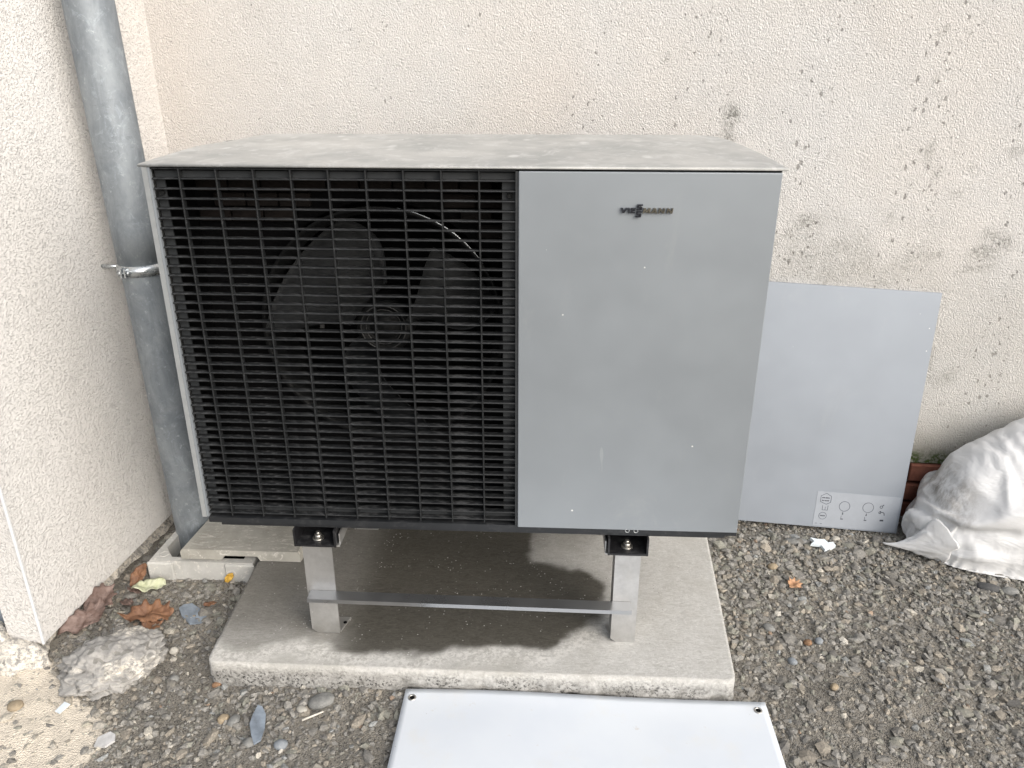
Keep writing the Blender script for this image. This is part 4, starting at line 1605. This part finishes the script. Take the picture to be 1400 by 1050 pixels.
# ------------------------------------------------------------------ rubble, shards, leaves, single stones
rk = lump('concrete_chunk', (-.232, -.070, .018), (.106, .088, .047), M['rubble'], None, 6, .30, 3.0, 12, None, .45, .22)
tag(rk, 'lumpy chunk of broken concrete splashed with white mortar', 'rubble')

def outline_leaf(name, pts_, c, size, rotz, mat, label, curl=.25, fold=.3, tilt=(0, 0), seed=0, zoff=.004, group=None, cat='leaf'):
    """lobed outline -> curled thin shell with real thickness"""
    rnd = random.Random(seed)
    P = []
    pts_ = [q_ for i in range(len(pts_)) for a, b in ((pts_[i], pts_[(i + 1) % len(pts_)]),) for q_ in ((a[0] * .75 + b[0] * .25, a[1] * .75 + b[1] * .25), (a[0] * .25 + b[0] * .75, a[1] * .25 + b[1] * .75))]
    n = len(pts_)
    for i in range(n):                                   # one extra point between corners
        a, b = pts_[i], pts_[(i + 1) % n]
        P += [a, ((a[0] + b[0]) / 2 + rnd.uniform(-.02, .02), (a[1] + b[1]) / 2 + rnd.uniform(-.02, .02))]
    rings = 5
    V, F = [], []
    def zf(x, y):
        return curl * (x * x * .6 + y * y) + fold * abs(y) * .5 + .28 * (noise.noise((x * 2.2 + seed, y * 2.2, 0))) + .10 * noise.noise((x * 6, y * 6 + seed, 1))
    V.append((0, 0, zf(0, 0)))
    for r in range(1, rings + 1):
        for p in P:
            x, y = p[0] * r / rings, p[1] * r / rings
            V.append((x, y, zf(x, y)))
    m = len(P)
    for i in range(m):
        F.append((0, 1 + i, 1 + (i + 1) % m))
    for r in range(rings - 1):
        for i in range(m):
            a, b = 1 + r * m + i, 1 + r * m + (i + 1) % m
            F.append((a, a + m, b + m, b))
    k = len(V)
    th = .035 * .02 / max(size, .01)
    V2 = [(x, y, z - th) for x, y, z in V]
    F2 = [tuple(k + i for i in f[::-1]) for f in F]
    last = 1 + (rings - 1) * m
    F3 = [(last + i, k + last + i, k + last + (i + 1) % m, last + (i + 1) % m) for i in range(m)]
    R = Matrix.Rotation(rotz, 3, 'Z') @ Matrix.Rotation(tilt[0], 3, 'X') @ Matrix.Rotation(tilt[1], 3, 'Y')
    A = [R @ (Vector(v) * size) for v in V + V2]
    lo = min(a.z for a in A)
    gz = float(ground_h(np.array([c[0]]), np.array([c[1]]))[0])
    zb = c[2] if len(c) > 2 else gz + zoff
    me = mesh_np(name, [(a.x, a.y, a.z - lo) for a in A], F + F2 + F3, True)
    o = bpy.data.objects.new(name, me)
    COL.objects.link(o)
    me.materials.append(mat)
    o.location = (c[0], c[1], zb)
    tag(o, label, cat, group)
    return o
OAK = [(1, 0), (.72, .2), (.78, .42), (.45, .32), (.35, .58), (.08, .38), (-.12, .55), (-.3, .3), (-.6, .36), (-.62, .12), (-1, .04), (-1.02, -.04), (-.6, -.1), (-.58, -.34), (-.28, -.3), (-.1, -.52), (.1, -.36), (.38, -.56), (.45, -.3), (.8, -.4), (.74, -.18)]
MAPLE = [(1, 0), (.6, .16), (.72, .5), (.4, .42), (.2, .85), (.0, .45), (-.4, .6), (-.35, .2), (-.9, .04), (-.9, -.04), (-.35, -.2), (-.42, -.6), (0, -.42), (.22, -.82), (.4, -.4), (.74, -.48), (.6, -.15)]
OVAL = [(1, 0), (.8, .28), (.4, .46), (-.1, .5), (-.55, .4), (-.9, .15), (-1, 0), (-.9, -.15), (-.55, -.4), (-.1, -.5), (.4, -.46), (.8, -.28)]
SHARD = [(1, .1), (.7, .55), (.1, .62), (-.5, .5), (-1, .2), (-.85, -.35), (-.2, -.6), (.5, -.5), (.9, -.25)]

outline_leaf('dead_leaf', OAK, (-.232, .098), .066, .25, M['leaf_brown'], 'large curled rust brown leaf above the concrete chunk', .30, .55, (.25, .1), 3, .004)
outline_leaf('dead_leaf', MAPLE, (-.215, .072), .038, -.9, M['leaf_brown'], 'smaller brown leaf tucked under the large curled rust brown leaf', .35, .4, (-.2, .2), 4, .002)
outline_leaf('dead_leaf', OVAL, (-.278, .205), .043, .35, M['leaf_green'], 'pale yellow green leaf lying in front of the drain box', .15, .5, (.15, .05), 5, .006)
outline_leaf('dead_leaf', MAPLE, (-.362, .115), .060, 1.1, M['leaf_red'], 'dull reddish leaf half under the left wall, nearer the drain', .25, .4, (.25, -.35), 6, .010)
outline_leaf('dead_leaf', OAK, (-.352, .045), .066, .7, M['leaf_red'], 'dull reddish leaf under the left wall, nearer the bottom corner', .2, .4, (.2, -.3), 7, .008)
outline_leaf('dead_leaf', OVAL, (-.100, .158), .017, .3, M['leaf_brown'], 'small brown leaf scrap beside the left edge of the slab', .2, .3, (0, 0), 8, .006)
outline_leaf('dead_leaf', MAPLE, (1.386, .303), .028, .75, M['leaf_orange'], 'single tan lobed leaf on the gravel right of the slab', .45, .3, (.2, .1), 9, .007)
yl = outline_leaf('dead_leaf', OVAL, (-.083, .2485, .022), .019, 0, M['leaf_yellow'], 'bright yellow leaf scrap stuck to the front of the drain box', .05, .05, (0, 0), 10)
yl.rotation_euler = (math.radians(78), math.radians(-48), 0)
outline_leaf('dead_leaf', OVAL, (-.318, .238), .034, 1.3, M['leaf_brown'], 'brown leaf standing against the left corner of the drain box', .3, .6, (.3, -.7), 21, .002)
outline_leaf('dead_leaf', OAK, (-.30, .135), .030, 2.2, M['leaf_red'], 'torn pinkish leaf piece between the rust brown leaf and the left wall', .3, .3, (.2, .25), 22, .004)
outline_leaf('leaf_litter', OAK, (-.305, .185), .03, 2.4, M['leaf_red'], 'crumbled dark leaf between the left wall and the pale green leaf', .3, .5, (.2, .2), 12, .004)

def shard(name, c, r, rotz, th, mat, label, cat, seed, tilt=(0, 0), pts_=SHARD, zoff=.003):
    rnd = random.Random(seed)
    pl = [(x * r[0] * rnd.uniform(.85, 1.12), y * r[1] * 1.6 * rnd.uniform(.8, 1.15)) for x, y in pts_]
    m_ = MB()
    m_.prism(pl, 0, th)
    es = [e for e in m_.bm.edges if len(e.link_faces) == 2 and e.calc_face_angle(0) > .6]
    bmesh.ops.bevel(m_.bm, geom=es, offset=min(th * .25, .002), segments=1, affect='EDGES')
    o = m_.build(name, mat)
    gz = float(ground_h(np.array([c[0]]), np.array([c[1]]))[0])
    o.location = (c[0], c[1], gz + zoff)
    o.rotation_euler = (tilt[0], tilt[1], rotz)
    tag(o, label, cat)
    return o
shard('slate_fragment', (-.128, .118), (.026, .052), .9, .004, M['film'], 'blue grey slate fragment beside the brown leaves', 'slate', 1, (.05, .08))
shard('slate_fragment', (.152, -.222), (.050, .016), 1.85, .004, M['film'], 'narrow blue grey slate fragment in front of the slab', 'slate', 2, (.03, .0), zoff=.006)
RECT = [(1, .5), (-.9, .55), (-1, -.45), (.85, -.55)]
shard('plastic_scrap', (-.272, -.203), (.016, .009), 1.45, .002, M['white_bit'], 'small bright bluish white scrap on the spilled plaster', 'scrap', 3, (.1, .05), RECT, .009)
shard('tile_fragment', (-.142, -.276), (.020, .018), .5, .005, M['grey_bit'], 'pale grey tile fragment below the bright white scrap', 'tile', 4, (.06, -.05), [(1, .2), (.5, .7), (-.8, .5), (-1, -.2), (-.1, -.7), (.8, -.4)], .007)
shard('plaster_flake', (1.515, .487), (.034, .021), -.2, .008, M['white_bit'], 'crumbly white plaster flake below the leaning silver panel', 'plaster', 5, (.05, .1), [(1, .1), (.8, .5), (.4, .3), (.2, .7), (-.3, .5), (-.9, .6), (-.7, .1), (-1, -.4), (-.2, -.3), (.1, -.7), (.6, -.4)], .007)
stt = MB()
stt.tube((0, 0, 0), (.040, .022, .004), .0026, .0016, 8)
so = stt.build('wood_splinter', M['stick'])
so.location = (.240, -.206, .009)
tag(so, 'pale wood splinter on the gravel left of the white board', 'splinter')

SM = dict(grey=stone_mat('stone_grey', (.15, .155, .15), (.26, .26, .25)), pale=stone_mat('stone_pale', (.38, .365, .325), (.48, .465, .42)), tan=stone_mat('stone_tan', (.27, .22, .15), (.38, .31, .22)),
          dark=stone_mat('stone_dark', (.06, .062, .065), (.11, .11, .11)), blue=stone_mat('stone_blue', (.19, .215, .24), (.28, .30, .32)), rust=stone_mat('stone_rust', (.20, .12, .07), (.27, .165, .10)))
def uvw(u, v):                                            # ground point seen at a place of the photograph
    d = f_ + r_ * ((u - 700) / 1103.3) - u_ * ((v - 525) / 1103.3)
    t = -1.3135 / d.z
    return .74 + d.x * t, -1.4548 + d.y * t
STN = [((1088, 743), (.036, .012, .010), .0, 'grey', 'long flat grey stone under the bottom edge of the leaning silver panel'),
       ((1142, 739), (.013, .010, .008), .4, 'pale', 'pale stone just right of the crumbly plaster flake'),
       ((1056, 777), (.014, .012, .009), .3, 'tan', 'rounded tan stone on the gravel right of the slab'),
       ((1352, 805), (.030, .016, .009), -.3, 'dark', 'flat dark stone under the lower edge of the white sack'),
       ((1380, 811), (.022, .014, .010), -.1, 'grey', 'flat grey stone near the right edge below the white sack'),
       ((1050, 861), (.016, .011, .009), -.6, 'grey', 'smooth oval grey pebble right of the slab front corner'),
       ((1083, 907), (.011, .009, .008), -.4, 'blue', 'rounded bluish pebble right of the white board corner'),
       ((1104, 881), (.010, .009, .008), .2, 'rust', 'orange brown pebble right of the slab'),
       ((1119, 879), (.010, .009, .008), .2, 'blue', 'blue grey pebble beside the orange brown pebble'),
       ((1140, 942), (.010, .008, .007), .6, 'tan', 'small tan pebble on the open gravel at the right'),
       ((413, 973), (.014, .009, .006), -.5, 'pale', 'shell white pebble in front of the slab'),
       ((306, 985), (.013, .011, .010), .8, 'tan', 'tan pebble left of the narrow slate fragment'),
       ((320, 988), (.012, .016, .009), -.3, 'grey', 'angular grey stone beside the tan pebble in front of the slab'),
       ((238, 928), (.012, .009, .009), .2, 'grey', 'grey stone tucked against the right end of the concrete chunk'),
       ((238, 891), (.012, .009, .010), .2, 'pale', 'white pebble above the right end of the concrete chunk'),
       ((440, 962), (.030, .020, .010), .6, 'grey', 'broad flat grey stone by the front edge of the slab'),
       ((297, 935), (.012, .007, .007), .5, 'rust', 'rust coloured stone below the left corner of the slab'),
       ((24, 975), (.016, .016, .008), .0, 'tan', 'round buff stone in the spilled plaster'),
       ((384, 1020), (.014, .012, .009), .2, 'blue', 'grey blue rounded stone right of the narrow slate fragment'),
       ((340, 1018), (.013, .011, .009), -.2, 'grey', 'light grey stone below the narrow slate fragment')]
for i, (uv, r, rz, mk, lab) in enumerate(STN):
    x_, y_ = uvw(*uv)
    o = lump('stone', (x_, y_, float(ground_h(np.array([x_]), np.array([y_]))[0]) + r[2] * .55), r, SM[mk], None, 3, .22, 3, 200 + i, None, rz, .05)
    tag(o, lab, 'stone', 'larger loose stones on the gravel')

# ------------------------------------------------------------------ gravel: loose stones, one uncountable mass
def gravel():
    n1, n2 = 118000, 6500
    def place(n, lo, hi, sig, mean):
        x = rng.uniform(-.75, 2.45, n)
        y = rng.uniform(-.85, .78, n)
        s = np.clip(np.exp(rng.normal(math.log(mean), sig, n)), lo, hi)
        return x, y, s
    x, y, s = place(n1, .0016, .011, .5, .0040)
    x2, y2, s2 = place(n2, .009, .019, .25, .0108)
    x, y, s = np.concatenate([x, x2]), np.concatenate([y, y2]), np.concatenate([s, s2])
    # coarser and denser at the back and right, finer and trodden in front
    dens = .34 + .45 * sstep(-.05, .35, y) + .42 * sstep(.40, .60, fbm(P3(x * 3.2, y * 3.2), 4, 301))
    big = s > .0085
    dens = np.where(big, dens * .75, dens)
    sp = poly_sd(x, y, SPILL)
    dens = np.where(sp > .02, dens * np.where(big, .55, .75), dens)
    keep = rng.random(len(x)) < dens
    keep &= poly_sd(x, y, SLAB) < -.001
    gx0, gy0, gx1, gy1 = GUL
    keep &= ~((x > gx0 - .004) & (x < gx1) & (y > gy0 - .004) & (y < gy1))
    keep &= (y < YB(x) - .004) & ((x > XL(y) + .006) | (y < -.08))
    keep &= ~((x > .452) & (x < 1.204) & (y > -.70) & (y < -.124))
    keep &= ~((y > BR.y - .03) & (y < BR.y + .045) & (x < 1.76) & (x > 1.15) & big)
    x, y, s, sp = x[keep], y[keep], s[keep], sp[keep]
    N = len(x)
    t = (1 + 5 ** .5) / 2
    ico = np.array([(-1, t, 0), (1, t, 0), (-1, -t, 0), (1, -t, 0), (0, -1, t), (0, 1, t), (0, -1, -t), (0, 1, -t), (t, 0, -1), (t, 0, 1), (-t, 0, -1), (-t, 0, 1)], float)
    ico /= np.linalg.norm(ico[0])
    fc = np.array([(0, 11, 5), (0, 5, 1), (0, 1, 7), (0, 7, 10), (0, 10, 11), (1, 5, 9), (5, 11, 4), (11, 10, 2), (10, 7, 6), (7, 1, 8), (3, 9, 4), (3, 4, 2), (3, 2, 6), (3, 6, 8), (3, 8, 9), (4, 9, 5), (2, 4, 11), (6, 2, 10), (8, 6, 7), (9, 8, 1)])
    V = ico[None] * (1 + rng.normal(0, .24, (N, 12, 1))) + rng.normal(0, .07, (N, 12, 3))
    sc = np.stack([rng.uniform(.75, 1.35, N), rng.uniform(.6, 1.05, N), rng.uniform(.35, .8, N)], -1)
    V = V * sc[:, None]
    # random turn about z and a tilt
    a = rng.uniform(0, 2 * math.pi, N)
    b = rng.normal(0, .45, N)
    ca, sa, cb_, sb = np.cos(a)[:, None], np.sin(a)[:, None], np.cos(b)[:, None], np.sin(b)[:, None]
    X, Y, Z = V[..., 0], V[..., 1], V[..., 2]
    Y, Z = Y * cb_ - Z * sb, Y * sb + Z * cb_
    X, Y = X * ca - Y * sa, X * sa + Y * ca
    base = ground_h(x, y) + s * rng.uniform(-.15, .35, N)
    base = base + np.where(rng.random(N) < .25, .003, 0) * sstep(.1, .4, y)
    P = np.stack([X * s[:, None] + x[:, None], Y * s[:, None] + y[:, None], Z * s[:, None] + base[:, None]], -1).reshape(-1, 3)
    F = (fc[None] + (np.arange(N) * 12)[:, None, None]).reshape(-1, 3)
    pal = np.array([(.045, .046, .048), (.075, .076, .076), (.12, .12, .117), (.165, .162, .155), (.12, .125, .108), (.145, .128, .105), (.20, .178, .145), (.30, .285, .25), (.40, .385, .35), (.15, .165, .175), (.20, .13, .085)])
    pr = np.array([.11, .15, .21, .17, .14, .12, .055, .03, .006, .03, .006])
    ci = rng.choice(len(pal), N, p=pr / pr.sum())
    C = pal[ci] * rng.uniform(1.5, 2.3, (N, 1)) * np.array([.98, .995, 1.01])
    C = C * .62 + np.array([.29, .276, .248]) * .42
    dusty = sstep(-.05, .05, sp + rng.normal(0, .03, N))[:, None] * np.where(rng.random((N, 1)) < .3, 0, rng.uniform(.3, .95, (N, 1)))
    C = C * (1 - dusty) + np.array([.58, .54, .46]) * dusty
    me = bpy.data.meshes.new('gravel')
    me.vertices.add(len(P))
    me.vertices.foreach_set('co', P.astype(np.float32).ravel())
    nf = len(F)
    me.loops.add(nf * 3)
    me.polygons.add(nf)
    me.polygons.foreach_set('loop_start', np.arange(0, nf * 3, 3, dtype=np.int32))
    me.loops.foreach_set('vertex_index', F.astype(np.int32).ravel())
    me.polygons.foreach_set('use_smooth', np.zeros(nf, bool))
    me.update(calc_edges=True)
    ca_ = me.attributes.new('col', 'FLOAT_COLOR', 'POINT')
    full = np.concatenate([np.repeat(C, 12, 0), np.ones((N * 12, 1))], 1).astype(np.float32)
    ca_.data.foreach_set('color', full.ravel())
    o = link('gravel', me, M['pebbles'])
    o['kind'] = 'stuff'
    o['label'] = 'grey and brown crushed gravel covering the ground'
    o['category'] = 'gravel'
    print('gravel stones', N, 'tris', nf)
gravel()
